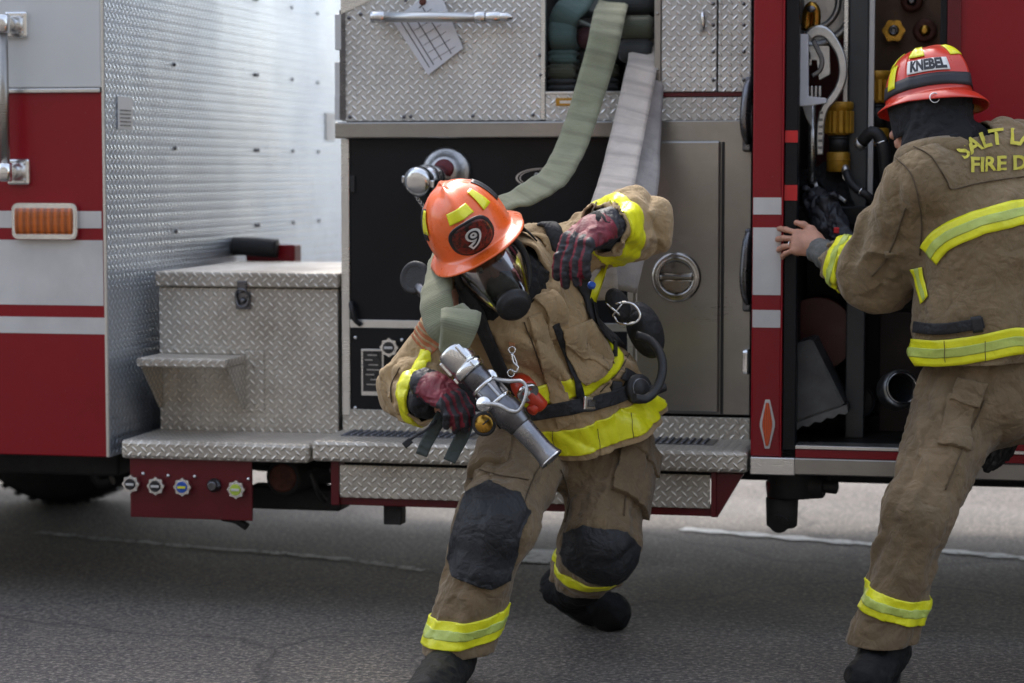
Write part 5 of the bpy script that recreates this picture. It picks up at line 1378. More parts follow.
m = MB(); m.cyl(c+CV(.3, -.1, 0)*.03, c+CV(1, .1, -.1)*.085, .018, .014, 14, .003); m.box(.05, .085, -.02, .02, -.035, .02, .006, hframe2(CV(.1, 1, 0), n_, c-n_*.01) ) ; split_build(m, 'fitting', 'blackp', rg)
m = MB(); m.tube([PD(636, 335, 6.28), PD(651, 341, 6.27), PD(661, 356, 6.24), PD(662, 374, 6.22), PD(655, 391, 6.20), PD(645, 399, 6.18), PD(634, 398, 6.16)], .0125, 16); m.build('air_hose', 'blackp', sc0)
m = MB(); m.ell(PD(645, 330, 6.48), .050, .06, .085, hframe2(CV(-.4, 1, 0), CV(0, 0, 1), (0, 0, 0)).to_3x3()); m.ell(PD(618, 305, 6.30), .032, .03, .05, hframe2(CV(-.5, 1, 0), CV(0, 0, 1), (0, 0, 0)).to_3x3())
split_build(m, 'padded_pouch', 'web', sc0)
m = MB(); q = PD(591, 287, 5.98+.1); m.cyl(q, q+CV(.2, .6, .7)*.014, .011, bev=.003); m.build('blue_cap', 'cap_blue', sc0)
m = MB(); q = PD(420, 279, 6.42); m.lathe([(0, .04), (.02, .048), (.03, .048), (.035, .04), (.03, .03)], q, CV(-.5, .1, .85), 32); vv = m.build('cylinder_valve', 'blackp', sc0)
m = MB(); m.cyl(PD(424, 282, 6.44), c1, .02, .03, 16); m.cyl(PD(419, 286, 6.40), PD(432, 300, 6.36), .02, .02, 16, .004); m.build('valve_stem', 'dkmetal', vv)
# carabiner
kb = thing_at('carabiner', 625, 313, 6.1, 'silver carabiner hanging on the black shoulder strap of the front firefighter', 'carabiner')
p, n_ = hit(TJ, 625, 313); d0 = (p-EYE).dot(FW)-.055
m = MB(); pts = [(612, 306), (620, 303), (630, 303), (637, 308), (640, 316), (636, 322), (626, 324), (617, 321)]
m.tube([PD(a, b, d0+(.02 if a < 620 else 0)) for a, b in pts], .0042, 10, True, smooth=4); m.build('loop', 'chrome', kb)
m = MB(); m.tube([PD(606, 303, d0+.01), PD(613, 309, d0), PD(620, 315, d0+.01)], .0035, 8); m.tube([PD(612, 316, d0+.01), PD(618, 309, d0), PD(622, 304, d0)], .0028, 8); m.build('gate', 'chrome', kb)
# snap hook on a short webbing tab
sh_ = thing_at('snap_hook', 512, 358, 6.0, 'small silver snap hook dangling from the tan jacket front below the mask', 'snap hook')
p, n_ = hit(TJ, 512, 350); d0 = (p-EYE).dot(FW)-.028
m = MB(); m.ribbon([PD(510, 322, d0+.03), PD(511, 335, d0+.01), PD(512, 347, d0)], [VT_]*3, .016, .003); m.build('webbing_tab', plain('orange_tan_webbing', (.30, .13, .05), .8), sh_)
m = MB(); m.torus(PD(512, 350, d0), CV(.2, 0, 1), .009, .0022, 20, 8); m.tube([PD(512, 353, d0), PD(513, 362, d0), PD(518, 367, d0), PD(516, 372, d0), PD(511, 370, d0)], .0032, 8); m.tube([PD(513, 354, d0), PD(516, 361, d0), PD(517, 366, d0)], .0022, 8); m.torus(PD(511, 373, d0), CV(.5, 0, 1), .010, .0018, 20, 8); m.build('hook', 'chrome', sh_)
# flashlight
fl_ = thing_at('flashlight', 530, 392, 5.95, 'red-orange flashlight clipped on the jacket beside the chrome nozzle handle', 'flashlight')
d0 = (hit(TJ, 530, 392)[0]-EYE).dot(FW)-.05
a = PD(521, 384, d0+.02); b = PD(531, 397, d0-.02); ax = (b-a).normalized()
m = MB(); m.lathe([(-.02, .024), (.0, .031), (.03, .033), (.035, .030)], a, ax, 32); m.cyl(PD(528, 392, d0+.02), PD(543, 408, d0+.035), .022, .021, 24, .005); m.cyl(PD(538, 404, d0+.03), PD(530, 412, d0+.02), .016, .016, 16, .004); fb = m.build('body', 'redplastic', fl_)
m = MB(); m.lathe([(.0, .030), (.010, .031), (.012, .027), (.004, .012), (.0, .0)], a+ax*.035, ax, 32, close=False); m.build('reflector', 'chrome', fb); m = MB(); m.ell(a+ax*.041, .007); m.build('bulb', 'stripe', fb)
# round gauge
gg = thing_at('pressure_gauge', 484, 424, 5.93, 'small round brass faced gauge hanging under the hose nozzle', 'gauge')
c = PD(484, 424, 5.93); ax = CV(-.1, .1, 1); m = MB(); m.lathe([(-.022, .026), (-.005, .032), (.002, .032), (.004, .027)], c, ax, 32); m.build('housing', 'blackp', gg)
m = MB(); m.lathe([(.002, .024), (.0055, .0235), (.006, .0)], c, ax, 28, close=False); m.build('dial', 'brass', gg)
m = MB(); m.box(-.002, .002, .006, .0075, -.004, .017, .0005); m.xf(hframe2(CV(.7, .6, 0), ax, c)); m.build('needle', 'black_ink', gg)
# dangling webbing
for k, (pts, w_, mt, nm, lb) in enumerate((([(442, 414, 6.0), (437, 424, 5.99), (428, 440, 5.98), (421, 455, 5.97)], .034, 'webgreen', 'webbing_strap', 'short dark green webbing end hanging below the glove at left'),
                              ([(468, 414, 5.99), (465, 430, 5.98), (456, 448, 5.97), (449, 461, 5.96)], .036, 'webgreen', 'webbing_strap', 'wider dark green webbing end hanging nearest the nozzle'),
                              ([(436, 420, 5.99), (426, 430, 5.97), (414, 437, 5.96), (406, 443, 5.96)], .007, 'web', 'cord', 'thin black cord with a small end tab hanging from the glove'))):
    P_ = [PD(*p) for p in pts]; o_ = P_[0]; N_ = [CV(.45*math.cos(i), .1, 1) for i in range(len(P_))]
    m = MB(); m.ribbon(P_, N_, w_, .0035 if k < 2 else .006, wob=.004)
    if k == 2: m.ribbon([PD(411, 440, 5.955), PD(404, 446, 5.955)], [VT_, VT_], .018, .005)
    m.build(nm, mt, loc=o_, label=lb, cat='strap' if k < 2 else 'cord')
m = MB(); m.ribbon([PD(463, 398, 5.96), PD(460, 410, 5.95), PD(456, 418, 5.96), PD(448, 426, 5.97)], [CV(.3, 0, 1), CV(-.3, .2, 1), CV(.5, 0, 1), CV(0, 0, 1)], .030, .004, wob=.004); m.build('leather_tab', plain('tan_suede', (.48, .28, .17), .8, 0, .2, 25), loc=PD(463, 398, 5.96), label='pale tan suede tab poking out between the glove and the dark webbing', cat='tab')
# nozzle
A = PD(453, 352, 5.90); B = PD(552, 460, 5.84); ax = (B-A).normalized(); L = (B-A).length
nz = empty('hose_nozzle', A.lerp(B, .5), 'dark chrome fire hose nozzle with a silver bail handle held by the front firefighter', 'nozzle')
def ringp(t0, pr): return [(t0+a, b) for a, b in pr]
m = MB(); m.lathe([(-.012, .036), (-.008, .041), (.0, .0425), (.042, .0425), (.046, .038), (.050, .038), (.053, .0435), (.072, .0435), (.076, .038)], A, ax, 40)
for k in range(3):
    t = 2*math.pi*k/3+.5; u = ax.orthogonal().normalized(); u = Matrix.Rotation(t, 3, ax) @ u
    m.box(-.008, .008, -.004, .006, -.022, .022, .003, hframe2(ax, u, A+ax*.022+u*.043))
    m.box(-.006, .006, -.003, .006, -.008, .008, .002, hframe2(ax, u, A+ax*.063+u*.043))
m.build('coupling', 'chrome', nz)
m = MB(); m.lathe([(.074, .034), (.08, .0355), (.115, .0355), (.118, .032), (.125, .032), (.128, .0365), (.19, .0375), (.20, .041), (.235, .041), (.243, .036), (.262, .034), (.267, .029)], A, ax, 40); m.build('barrel', 'dkmetal', nz)
m = MB(); m.lathe([(.118, .0375), (.122, .0385), (.127, .0375)], A, ax, 36); m.lathe([(.172, .0395), (.176, .0405), (.181, .0395)], A, ax, 36); m.build('collar_rings', 'chrome', nz)
m = MB(); u = CV(-.5, -.4, .75); u = (u-ax*u.dot(ax)).normalized()
for k in range(6):
    v = Matrix.Rotation(k*math.pi/3, 3, ax) @ u; m.box(-.004, .004, -.002, .003, -.022, .022, .002, hframe2(ax, v, A+ax*.15+v*.037))
m.build('grip_ribs', 'cast', nz)
m = MB(); m.lathe([(.262, .030), (.27, .0305), (L-.07, .0285), (L-.04, .0275), (L-.018, .030), (L-.006, .0335), (L, .0335), (L, .0295), (L-.03, .023), (L-.06, .020), (L-.06, .0)], A, ax, 44, close=False); tp_o = m.build('tip', plain('worn_grey_anodised', (.30, .30, .31), .3, 1, .25, 20), nz)
m = MB(); m.torus(A+ax*(L-.003), ax, .0325, .0025, 40, 8); m.build('tip_ring', 'chrome', tp_o)
m = MB(); m.tube([PD(484, 404, 5.835), PD(498, 405, 5.825), PD(510, 411, 5.82), PD(518, 411, 5.82), PD(523, 404, 5.815), PD(526, 394, 5.815), PD(526, 386, 5.82), PD(521, 381, 5.825), PD(510, 381, 5.84), PD(499, 380, 5.86), PD(491, 377, 5.88)], lambda t: .0052+.0012*math.cos(t*6.28), 12); bh = m.build('bail_handle', 'cast', nz)
for (a_, b_, d_) in ((484, 404, 5.845), (490, 377, 5.885)):
    m = MB(); q = PD(a_, b_, d_); m.lathe([(-.012, .019), (.004, .020), (.008, .018), (.009, .010), (.014, .009), (.015, .0)], q, CV(-.15, .05, 1), 28, close=False); m.build('pivot', 'chrome', bh)
# attack hose: from the tray, behind the neck, over the shoulder and down to the nozzle
hz = [((614, 2, 7.30), CV(0, 1, .2)), ((611, 9, 7.18), CV(0, .8, .6)), ((607, 26, 7.06), CV(0, .2, 1)), ((602, 50, 7.00), VT_), ((588, 98, 6.92), CV(-.1, .1, 1)), ((573, 142, 6.80), CV(-.15, .1, 1)), ((556, 174, 6.66), CV(-.2, .3, 1)), ((532, 192, 6.56), CV(-.1, .7, .7)),
      ((500, 206, 6.50), CV(0, .9, .3)), ((468, 226, 6.44), CV(-.2, .95, .2)), ((450, 246, 6.32), CV(-.4, .8, .45)), ((440, 272, 6.17), CV(-.5, .3, .8)), ((436, 300, 6.07), CV(-.4, .0, .9)), ((440, 322, 6.03), CV(-.2, -.1, 1)),
      ((450, 330, 6.02), CV(0, 0, 1)), ((459, 323, 5.97), CV(0, .2, 1)), ((461, 312, 5.915), CV(.1, .9, .4)), ((460, 322, 5.872), CV(.1, .1, 1)), ((456, 338, 5.876), CV(0, 0, 1)), ((452, 351, 5.90), CV(0, .1, 1))]
W_ = [.098, .10, .10, .098, .094, .092, .090, .095, .10, .10, .10, .10, .10, .09, .085, .092, .105, .10, .085, .07]; T__ = [.016]*13+[.014, .012, .014, .016, .02, .03, .05]
m = MB(); m.ribbon([PD(*a) for a, b in hz], [b for a, b in hz], W_, T__, 8, wob=.0045)
m.build('fire_hose', 'hose_green', loc=PD(600, 80, 6.95), label='green hose pulled from the tray over the shoulder to the nozzle', cat='fire hose')
m = MB(); wz = [((646, 20, 7.35), CV(0, .9, .4)), ((643, 60, 7.16), CV(0, .3, 1)), ((640, 76, 7.08), VT_), ((633, 110, 6.98), VT_), ((624, 150, 6.86), CV(-.1, .1, 1)), ((616, 185, 6.72), CV(-.1, .2, 1)), ((606, 215, 6.62), CV(-.2, .1, 1)), ((598, 250, 6.60), CV(-.3, 0, 1)), ((600, 300, 6.66), VT_)]
m.ribbon([PD(*a) for a, b in wz], [b for a, b in wz], [.095, .095, .097, .099, .103, .108, .11, .11, .11], .014, 8, wob=.004)
m.build('fire_hose', 'hose_white', loc=PD(633, 110, 6.98), label='pale off white hose hanging from the tray to the raised elbow, in front', cat='fire hose')
m = MB(); wz = [((655, 30, 7.36), CV(0, .9, .4)), ((652, 66, 7.18), CV(.2, .3, 1)), ((649, 100, 7.08), CV(.2, 0, 1)), ((645, 140, 6.98), CV(.2, .1, 1)), ((642, 180, 6.84), CV(.2, .2, 1)), ((634, 225, 6.74), CV(.2, 0, 1)), ((620, 290, 6.76), VT_)]
m.ribbon([PD(*a) for a, b in wz], [b for a, b in wz], [.08, .08, .09, .10, .105, .105, .10], .014, 6, wob=.003)
m.build('fire_hose', plain('dull_white_hose', (.42, .39, .37), .85, 0, .3, 14, 200, .5), loc=PD(649, 100, 7.1), label='second off white hose just behind and right of the front pale one', cat='fire hose')
# folded hoses in the tray
def foldhose(x0, x1, y0, y1, mat, yf, depth=.5, parent=None, name='hose_fold', lean=0):
    a, b, c, d = rct(x0, y0, x1, y1, yf); r = (d-c)/2; zc = (c+d)/2; w_ = b-a; th = min(.030, r*.9); rr = r-th/2; pts = []; ns = []
    pts.append(Vector(((a+b)/2, yf+depth, zc+rr))); ns.append(Vector((0, 0, 1)))
    pts.append(Vector(((a+b)/2+lean, yf+r*1.6, zc+rr))); ns.append(Vector((0, 0, 1)))
    for k in range(7):
        t = math.pi/2-math.pi*k/6; pts.append(Vector(((a+b)/2+lean, yf+r-math.cos(t)*rr, zc+math.sin(t)*rr))); ns.append(Vector((0, -math.cos(t), math.sin(t))))
    pts.append(Vector(((a+b)/2+lean, yf+r*1.6, zc-rr))); ns.append(Vector((0, 0, -1))); pts.append(Vector(((a+b)/2, yf+depth, zc-rr))); ns.append(Vector((0, 0, -1)))
    m = MB(); m.ribbon(pts, ns, w_, th, 4, wob=.002); return m.build(name, mat, parent)
q = PY(563, 60, YP+.3); fa = empty('folded_hose', (q.x, q.y, Z_(92, YP+.1)), 'teal and green hose folded flat in layers at the tray left side', 'folded hose', 'hoses folded in the tray')
foldhose(547.5, 575, 17, 51, 'hose_teal', YP+.05, parent=fa); foldhose(548, 576, 50, 64, 'hose_teal', YP+.07, parent=fa); foldhose(547, 575, 64, 79, 'hose_olive', YP+.06, parent=fa); foldhose(548, 576, 79, 91.5, 'hose_dark', YP+.06, parent=fa)
m = MB(); m.ribbon([PY(562, 30, YP+.10), PY(566, 14, YP+.06), PY(580, -2, YP+.12), PY(592, -30, YP+.25)], [VT_, CV(-.2, .3, 1), CV(-.1, .4, 1), CV(0, .8, .5)], .095, .02, wob=.002); m.build('loose_end', 'hose_teal', fa)
m = MB(); m.box(X_(546, YP+.2), X_(575, YP+.2), YP+.25, YP+.7, Z_(10, YP+.2), Z_(-80, YP+.2), .01); m.build('stacked_layers', 'hose_teal', fa)
fb_ = empty('folded_hose', (PY(590, 60, YP+.3).x, YP+.3, Z_(92, YP+.1)), 'dark maroon and grey hose folds in mid tray behind the green hose', 'folded hose', 'hoses folded in the tray')
M['hose_maroon'] = hosecloth('maroon_hose_jacket', (.09, .035, .042))
for (y0, y1, mt, dy) in ((27, 48, 'hose_maroon', .10), (48, 63, 'hose_dark', .13), (63, 78, 'hose_olive', .12), (78, 91.5, 'hose_dark', .12)): foldhose(576, 618, y0, y1, mt, YP+dy, parent=fb_)
fc_ = empty('folded_hose', (PY(636, 60, YP+.3).x, YP+.3, Z_(92, YP+.1)), 'dark olive hose rolled in two thick folds at the tray right side', 'folded hose', 'hoses folded in the tray')
foldhose(619, 652, 15, 39, 'hose_olive', YP+.03, parent=fc_); foldhose(618, 651, 39, 62, 'hose_dark', YP+.03, parent=fc_); foldhose(622, 654, 62, 91, 'hose_dark', YP+.20, parent=fc_)
foldhose(600, 654, -8, 14, 'hose_dark', YP+.10, parent=fc_)
# inspection card behind the bar
def card(pts, y, th, name, mat, par=None, **kw):
    P_ = [PY(a, b, y) for a, b in pts]; m = MB(); m.prism([(p.x, p.z) for p in P_], y, y+th, 0); return m.build(name, mat, par, **kw)
cc = card([(392, 20), (417, 2), (424, -6), (438, -8), (444, 2), (463, 48), (428, 75)], YP-.016, .002, 'card', 'paper', loc=(PY(427, 30, YP).x, YP-.02, PY(427, 75, YP).z), label='white inspection card hanging askew behind the grab bar on diamond plate', cat='card'); cc.name = 'inspection_card'
def cl(a, b, w_, nm='printed_line', y=YP-.0175):
    a = Vector(a); b = Vector(b); d = (b-a).normalized(); s_ = Vector((-d.y, d.x))*w_/2; card([tuple(a+s_), tuple(b+s_), tuple(b-s_), tuple(a-s_)], y, .0008, nm, 'black_ink', cc)
A_ = Vector((397, 19)); U_ = Vector((33, -20)); D_ = Vector((33, 53))
for u in (.05, .18, .42, .72): cl(A_+U_*u+D_*.05, A_+U_*u+D_*.93, .8)
for v in (.15, .3, .44, .58, .72, .86): cl(A_+U_*.22+D_*v, A_+U_*.9+D_*v, .35)
cl((419, 8), (424, 4), 1.0)
m = MB(); q = PY(424, 2, YP); m.lathe([(0, .012), (.003, .011), (.004, .004)], (q.x, YP-.017, q.z), (0, -1, 0), 16); m.build('grommet', 'rust', cc)
# ================================================================== FIREFIGHTER AT THE OPEN LOCKER, SEEN FROM BEHIND
pe = PD(995, 385, 6.28); wa = PD(1000, 320, 6.25); ch = PD(1002, 235, 6.22); uc = PD(1000, 172, 6.26)
s2L = PD(925, 180, 6.16); s2R = PD(1082, 172, 6.24); e2L = PD(878, 272, 6.36); w2L = PD(838, 263, 6.60)
e2R = PD(1105, 290, 6.25); w2R = PD(1050, 385, 6.35)
h2L = PD(962, 402, 6.28); k2L = PD(917, 515, 6.12); a2L = PD(882, 640, 6.16)
h2R = PD(1062, 400, 6.30); k2R = PD(1122, 505, 6.10); a2R = PD(1150, 640, 6.30)
hd2 = PD(928, 116, 6.26)
Hup2 = CV(-.06, .96, -.20); Hfw2 = CV(-.76, -.17, -.62); H2 = frame(Hfw2, Hup2, hd2); side2 = (s2R-s2L).normalized()
nb2 = L2(H2, (0, -.03, -.12))
bp2 = [Cap(pe, wa, .13, .12, side2, 1.2), Cap(wa, ch, .12, .135, side2, 1.25), Cap(ch, uc, .135, .11, side2, 1.25), Cap(s2L, e2L, .05, .042), Cap(e2L, w2L, .042, .030), Cap(s2R, e2R, .05, .042), Cap(e2R, w2R, .04, .03),
       Cap(h2L, k2L, .085, .06), Cap(k2L, a2L, .058, .04), Cap(h2R, k2R, .085, .06), Cap(k2R, a2R, .058, .04), Cap(uc, s2L, .07, .055), Cap(uc, s2R, .07, .055), Cap(uc, nb2, .07, .06)]
V, Fq = implicit(bp2, .012, .03); Vh, Fh = implicit(head_prims(H2), .0036, .014)
# the bare left hand gripping the post edge
hz2 = PD(806, 243, 6.70); fdir = CV(-.80, .10, -.35); hfr = hframe2(fdir, CV(-.30, .25, .9), hz2)
hp2 = [Ell(L2(hfr, (0, 0, -.002)), [.040, .0165, .046], hfr.to_3x3()), Cap(L2(hfr, (-.026, 0, .028)), L2(hfr, (.028, 0, .024)), .0125, .012, sm=.015), Cap(L2(hfr, (0, 0, -.03)), w2L, .027, .030, sm=.025)]
for x, ls, r, sp, b0 in ((-.028, (.040, .025, .021), .0088, -14, (14, 20, 14)), (-.009, (.044, .028, .022), .0090, -4, (20, 22, 16)), (.010, (.041, .026, .021), .0086, 6, (26, 22, 16)), (.027, (.033, .020, .018), .0078, 15, (32, 22, 14))):
    p = Vector((x, .001, .034)); hp2.append(Cap(L2(hfr, (x*.6, 0, 0)), L2(hfr, p), r*1.15, r*1.12, sm=.008)); a_ = 0
    for l, d_ in zip(ls, b0):
        a_ += R(d_); d = Vector((math.sin(R(sp))*math.cos(a_), -math.sin(a_), math.cos(R(sp))*math.cos(a_))); q = p+d*l
        hp2.append(Cap(L2(hfr, p), L2(hfr, q), r*1.02, r*.92, sm=.003)); hp2.append(Ell(L2(hfr, p), (r*1.08,)*3, sm=.003)); p = q; r *= .94
tsg = -1 if (hfr.to_3x3() @ Vector((1, 0, 0))).dot(CV(0, 1, 0)) < 0 else 1
for a_, b_, r in (((.022, -.002, -.03), (.044, -.006, -.008), .0135), ((.044, -.006, -.008), (.056, -.004, .018), .0105), ((.056, -.004, .018), (.060, -.004, .042), .0095)):
    hp2.append(Cap(L2(hfr, (a_[0]*tsg, a_[1], a_[2])), L2(hfr, (b_[0]*tsg, b_[1], b_[2])), r, r*.88, sm=.008))
Vd, Fd = implicit(hp2, .0026, .01); Vd = relax(Vd, Fd, 1, .3)
me = npmesh(np.vstack([V, Vh, Vd]), np.vstack([Fq, Fh+len(V), Fd+len(V)+len(Vh)]))
man2 = link('person', me, 'skin', loc=(pe.x, pe.y, 0), label='firefighter seen from behind in khaki coat leaning into the open locker', cat='person')
eyes(H2, man2)
q = L2(hfr, (.010, .001, .046)); m = MB(); m.torus(q, hfr.to_3x3() @ Vector((.1, -.3, 1)), .0100, .0014, 24, 8); m.build('ring', 'chrome', man2)
for x, z in ((-.041, .105), (-.016, .112), (.017, .108), (.042, .092)): pass
# hood and hair line
hp = [Cap(L2(H2, (0, -.02, 0)), L2(H2, (0, -.035, -.11)), .096, .090), Ell(L2(H2, (0, -.012, .02)), (.088, .106, .10), H2.to_3x3()), Cap(L2(H2, (0, -.03, -.11)), uc, .095, .10, side2, 1.2), Cap(L2(H2, (0, .03, -.085)), L2(H2, (0, .0, -.13)), .06, .07)]
V, Fq = implicit(hp, .007, .03); V = crumple(V, Fq, .006, 14, .0025, 40, 14)
fc = arr(L2(H2, (0, .12, -.01))); link('hood', topmesh(cutmesh(V, Fq, [], lambda P_: np.linalg.norm(P_-fc, axis=1) > .080)), 'blackcloth', man2, solid=.004)
# trousers
t2 = [Cap(pe+Vector((0, 0, .06)), pe-Vector((0, 0, .02)), .15, .155, side2, 1.2), Cap(h2L, k2L, .124, .083, folds=fol(.006, 9, .7)), Cap(k2L, a2L, .083, .076, folds=fol(.008, 12, 1.1)), Cap(h2R, k2R, .135, .11, folds=fol(.01, 9, 2.3)), Cap(k2R, a2R, .108, .092, folds=fol(.01, 12, 4)),
      Cap(a2L, a2L+(a2L-k2L).normalized()*.03, .076, .075), Cap(a2R, a2R+(a2R-k2R).normalized()*.03, .092, .090)]
V, Fq = implicit(t2, .0062, .04); V = crumple(V, Fq, .006, 7, .0045, 15, 38, (a2L-h2L)); V = relax(V, Fq, 1, .3); V = crumple(V, Fq, .0, 8, .0016, 38, 84); V = relax(V, Fq, 1, .3)
d2L = (a2L-k2L).normalized(); d2R = (a2R-k2R).normalized(); bm = cutmesh(V, Fq, [])
cut_limb(bm, a2L+d2L*.0, CV(.05, -.95, -.15), a2L+d2L*.05, .18); cut_limb(bm, a2R+d2R*.0, d2R, a2R+d2R*.05, .18)
tr2 = link('trousers', topmesh(bm), 'tanpants', man2, solid=.006)
T2 = bvh(V, Fq)
p2L = segpred(k2L, a2L, .17, -.2, 1.2); band(V, Fq, hit(T2, 886, 609)[0], CV(.22, .95, .2), .066, p2L, tr2, mat='lime')
tL = (k2L-h2L).normalized(); c = h2L.lerp(k2L, .55); ow = CV(.15, 0, 1); s_ = tL.cross(ow).normalized()
pixpatch([(948, 395), (975, 402), (968, 452), (938, 445)], .012, 'thigh_pocket', 'tanpants', tr2, T2, V, Fq)
pixpatch([(962, 378), (985, 384), (978, 408), (950, 400)], .016, 'pocket_flap', 'tanpants', tr2, T2, V, Fq)
b0_ = PD(884, 648, 6.16); boot(b0_, PZ(868, 676, .055), None, man2, a2L.lerp(k2L, .3), r=.066)
boot(PD(1152, 645, 6.3), PZ(1141, 665, .055), None, man2, a2R.lerp(k2R, .3), r=.066)
# coat
j2 = [Cap(uc, ch, .130, .165, side2, 1.38), Cap(ch, wa, .165, .160, side2, 1.42, folds=fol(.006, 6, .5)), Cap(wa, pe+Vector((0, 0, -.02)), .160, .172, side2, 1.36, folds=fol(.006, 8, 3)), Cap(uc+side2*.05, s2R, .12, .108), Cap(uc-side2*.05, s2L, .12, .105),
      Cap(s2L, e2L, .108, .098, folds=fol(.010, 11, .8, .72, .3)), Cap(e2L, w2L, .096, .062, folds=fol(.009, 15, 2.6)), Ell(e2L, (.096, .096, .096)), Cap(s2R, e2R, .105, .09, folds=fol(.010, 12, 2)), Cap(e2R, w2R, .09, .07, folds=fol(.010, 12, 1)), Cap(uc, nb2, .125, .092, side2, 1.1)]
V, Fq = implicit(j2, .0060, .045); V = crumple(V, Fq, .008, 5, .0042, 12, 55, CV(.3, 1, 0)); V = crumple(V, Fq, .0, 8, .0014, 34, 85); V = relax(V, Fq, 1, .12)
V2, F2 = V, Fq; TJ2 = bvh(V, Fq); u2L = (w2L-e2L).normalized(); u2R = (w2R-e2R).normalized()
bm = cutmesh(V, Fq, []); hp_ = hit(TJ2, 965, 366)[0]; hn2 = CV(.05, -.97, -.12)
cut_limb(bm, hp_, hn2, pe+CV(0, -1, 0)*.16, .42); cut_limb(bm, w2L-u2L*.005, u2L, w2L+u2L*.05, .1); cut_limb(bm, w2R, u2R, w2R+u2R*.05, .1)
nu = (nb2-uc).normalized(); cut_limb(bm, nb2-nu*.035, (H2.to_3x3() @ Vector((0, .3, 1))).normalized(), nb2+nu*.06, .15)
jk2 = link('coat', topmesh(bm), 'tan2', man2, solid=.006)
def tapeline(tree, pix, w_, par, mat='lime', off=.004, e0=(), e1=()):
    o = conform(tree, pix, w_, off).build('reflective_band', mat, par, recalc=False, solid=-.002)
    conform(tree, pix, w_*.36, off+.0025).build('silver_stripe', 'limeS', o, recalc=False, solid=-.001); return o
tapeline(TJ2, [(930, 256), (936, 245), (950, 235), (966, 228), (985, 221), (1005, 216), (1024, 212), (1045, 210), (1065, 212)], .070, jk2)
tapeline(TJ2, [(909, 352), (925, 353), (945, 353), (968, 350), (990, 346), (1010, 342), (1030, 340), (1055, 340), (1075, 344)], .072, jk2)
tapeline(TJ2, [(917, 268), (921, 284), (926, 300)], .040, jk2)
band(V, Fq, hit(TJ2, 832, 267)[0], CV(-.86, .30, -.30), .052, segpred(e2L, w2L, .11, .0, 1.3), jk2, stripe=True)
conform(TJ2, [(916, 327), (932, 329), (950, 328), (970, 325), (984, 322)], .030, .006).build('belt_strap', 'web', jk2, recalc=False, solid=-.004)
m = strap_on(TJ2, [(972, 325), (982, 323)], .044, .010, .008); m.build('strap_buckle', 'blackp', jk2)
# yoke seams and sleeve stitching
seam(TJ2, [(914, 147), (930, 156), (940, 170), (947, 182), (952, 189), (975, 184), (1000, 180), (1024, 177), (1050, 176)], jk2)
seam(TJ2, [(896, 158), (910, 172), (918, 195), (922, 225), (920, 255)], jk2)
seam(T2, [(985, 400), (962, 450), (945, 490)], tr2)
for x_ in (945, 985): seam(TJ2, [(x_, 340), (x_+1, 362)], jk2, .0009, off=.008)
seam(TJ2, [(906, 208), (900, 225), (893, 245), (884, 262), (872, 276)], jk2, .0026)
# lettering on the back
def backtext(body, size, cx, cy, R0=None, tilt=0, bold=.0):
    bm = textmesh(body, size*100, bold, 3.0); 
    def fn(c):
        x, y = c.x, c.y
        if R0: a = x/R0; px = cx+(R0+y)*math.sin(a); py = cy+R0-(R0+y)*math.cos(a)
        else: px, py = cx+x, cy-y-tilt*x
        p, n = hit(TJ2, px, py); return p+n*.0055
    return bmto(bm, fn, 'lettering', 'yellow_ink', jk2)
backtext('SALT LAKE', .215, 1007, 138, 72, 0, .6); backtext('FIRE DEPT', .20, 1014, 164, None, .05, .6)
# cuff, collar
Vw, Fw = implicit([Cap(w2L-u2L*.04, w2L+(hz2-w2L)*.55, .049, .038, folds=(.003, 60, 2))], .005, .01); link('wristlet', npmesh(Vw, Fw), plain('grey_knit_cuff', (.13, .13, .12), .9, 0, .3, 60, 300, .6), man2)
m = MB(); G = []
for i in range(5):
    row = []
    for j in range(25):
        a = R(-20-220*j/24+0); t = i/4; rr = .112+.012*math.sin(t*3.1)
        c_ = L2(H2, Vector((rr*math.cos(a), rr*math.sin(a)*1.0-.02, -.150+.055*t))); row.append(c_)
    G.append(row)
m.grid(G); m.build('collar', 'tan2', man2, solid=.007)
# helmet
HM2 = frame(Hfw2, Hup2, L2(H2, (.004, .004, .046)))
hel2, dome2, onto2, dp2, brim2 = helmet(HM2, man2, 'helmet2', scale=.97, bk=.50)
vd = HM2.to_3x3().inverted() @ (EYE-HM2.translation); thv = math.atan2(vd.y, vd.x)
dp2(.04, .20, 0, 2*math.pi-.001, 'black_ink', 'rubber_band') if False else None
m = MB(); G = []
for i in range(4): G.append([L2(HM2, onto2(2*math.pi*k/96, .03+.15*i/3, .0022)) for k in range(96)])
m.grid(G, True); m.build('dark_band', 'black_ink', hel2, solid=.0015)
dp2(.205, .40, thv-.52, thv+.60, 'white_ink', 'name_strip')
def hfn(c): return L2(HM2, onto2(thv+.04+c.x*1.3, .300+c.y, .0052))
bm = textmesh('KNEBEL', .215, .011, .02); bmto(bm, hfn, 'name_lettering', 'black_ink', hel2)
for a_ in (-.25, 1.05, -1.5, 2.4): dp2(.46, .74, thv+a_-.26, thv+a_+.26, 'yellowfilm', 'reflector', taper=.3)
dp2(.10, .42, thv-1.28, thv-.98, 'yellowfilm', 'reflector')
q = L2(HM2, brim2(thv+.12, .55)+Vector((0, 0, -.006))); m = MB(); m.torus(q-UP*.010-FW*.008, CV(.1, .1, 1), .013, .0018, 24, 8); m.build('hang_ring', 'chrome', hel2)
m = MB(); G = []
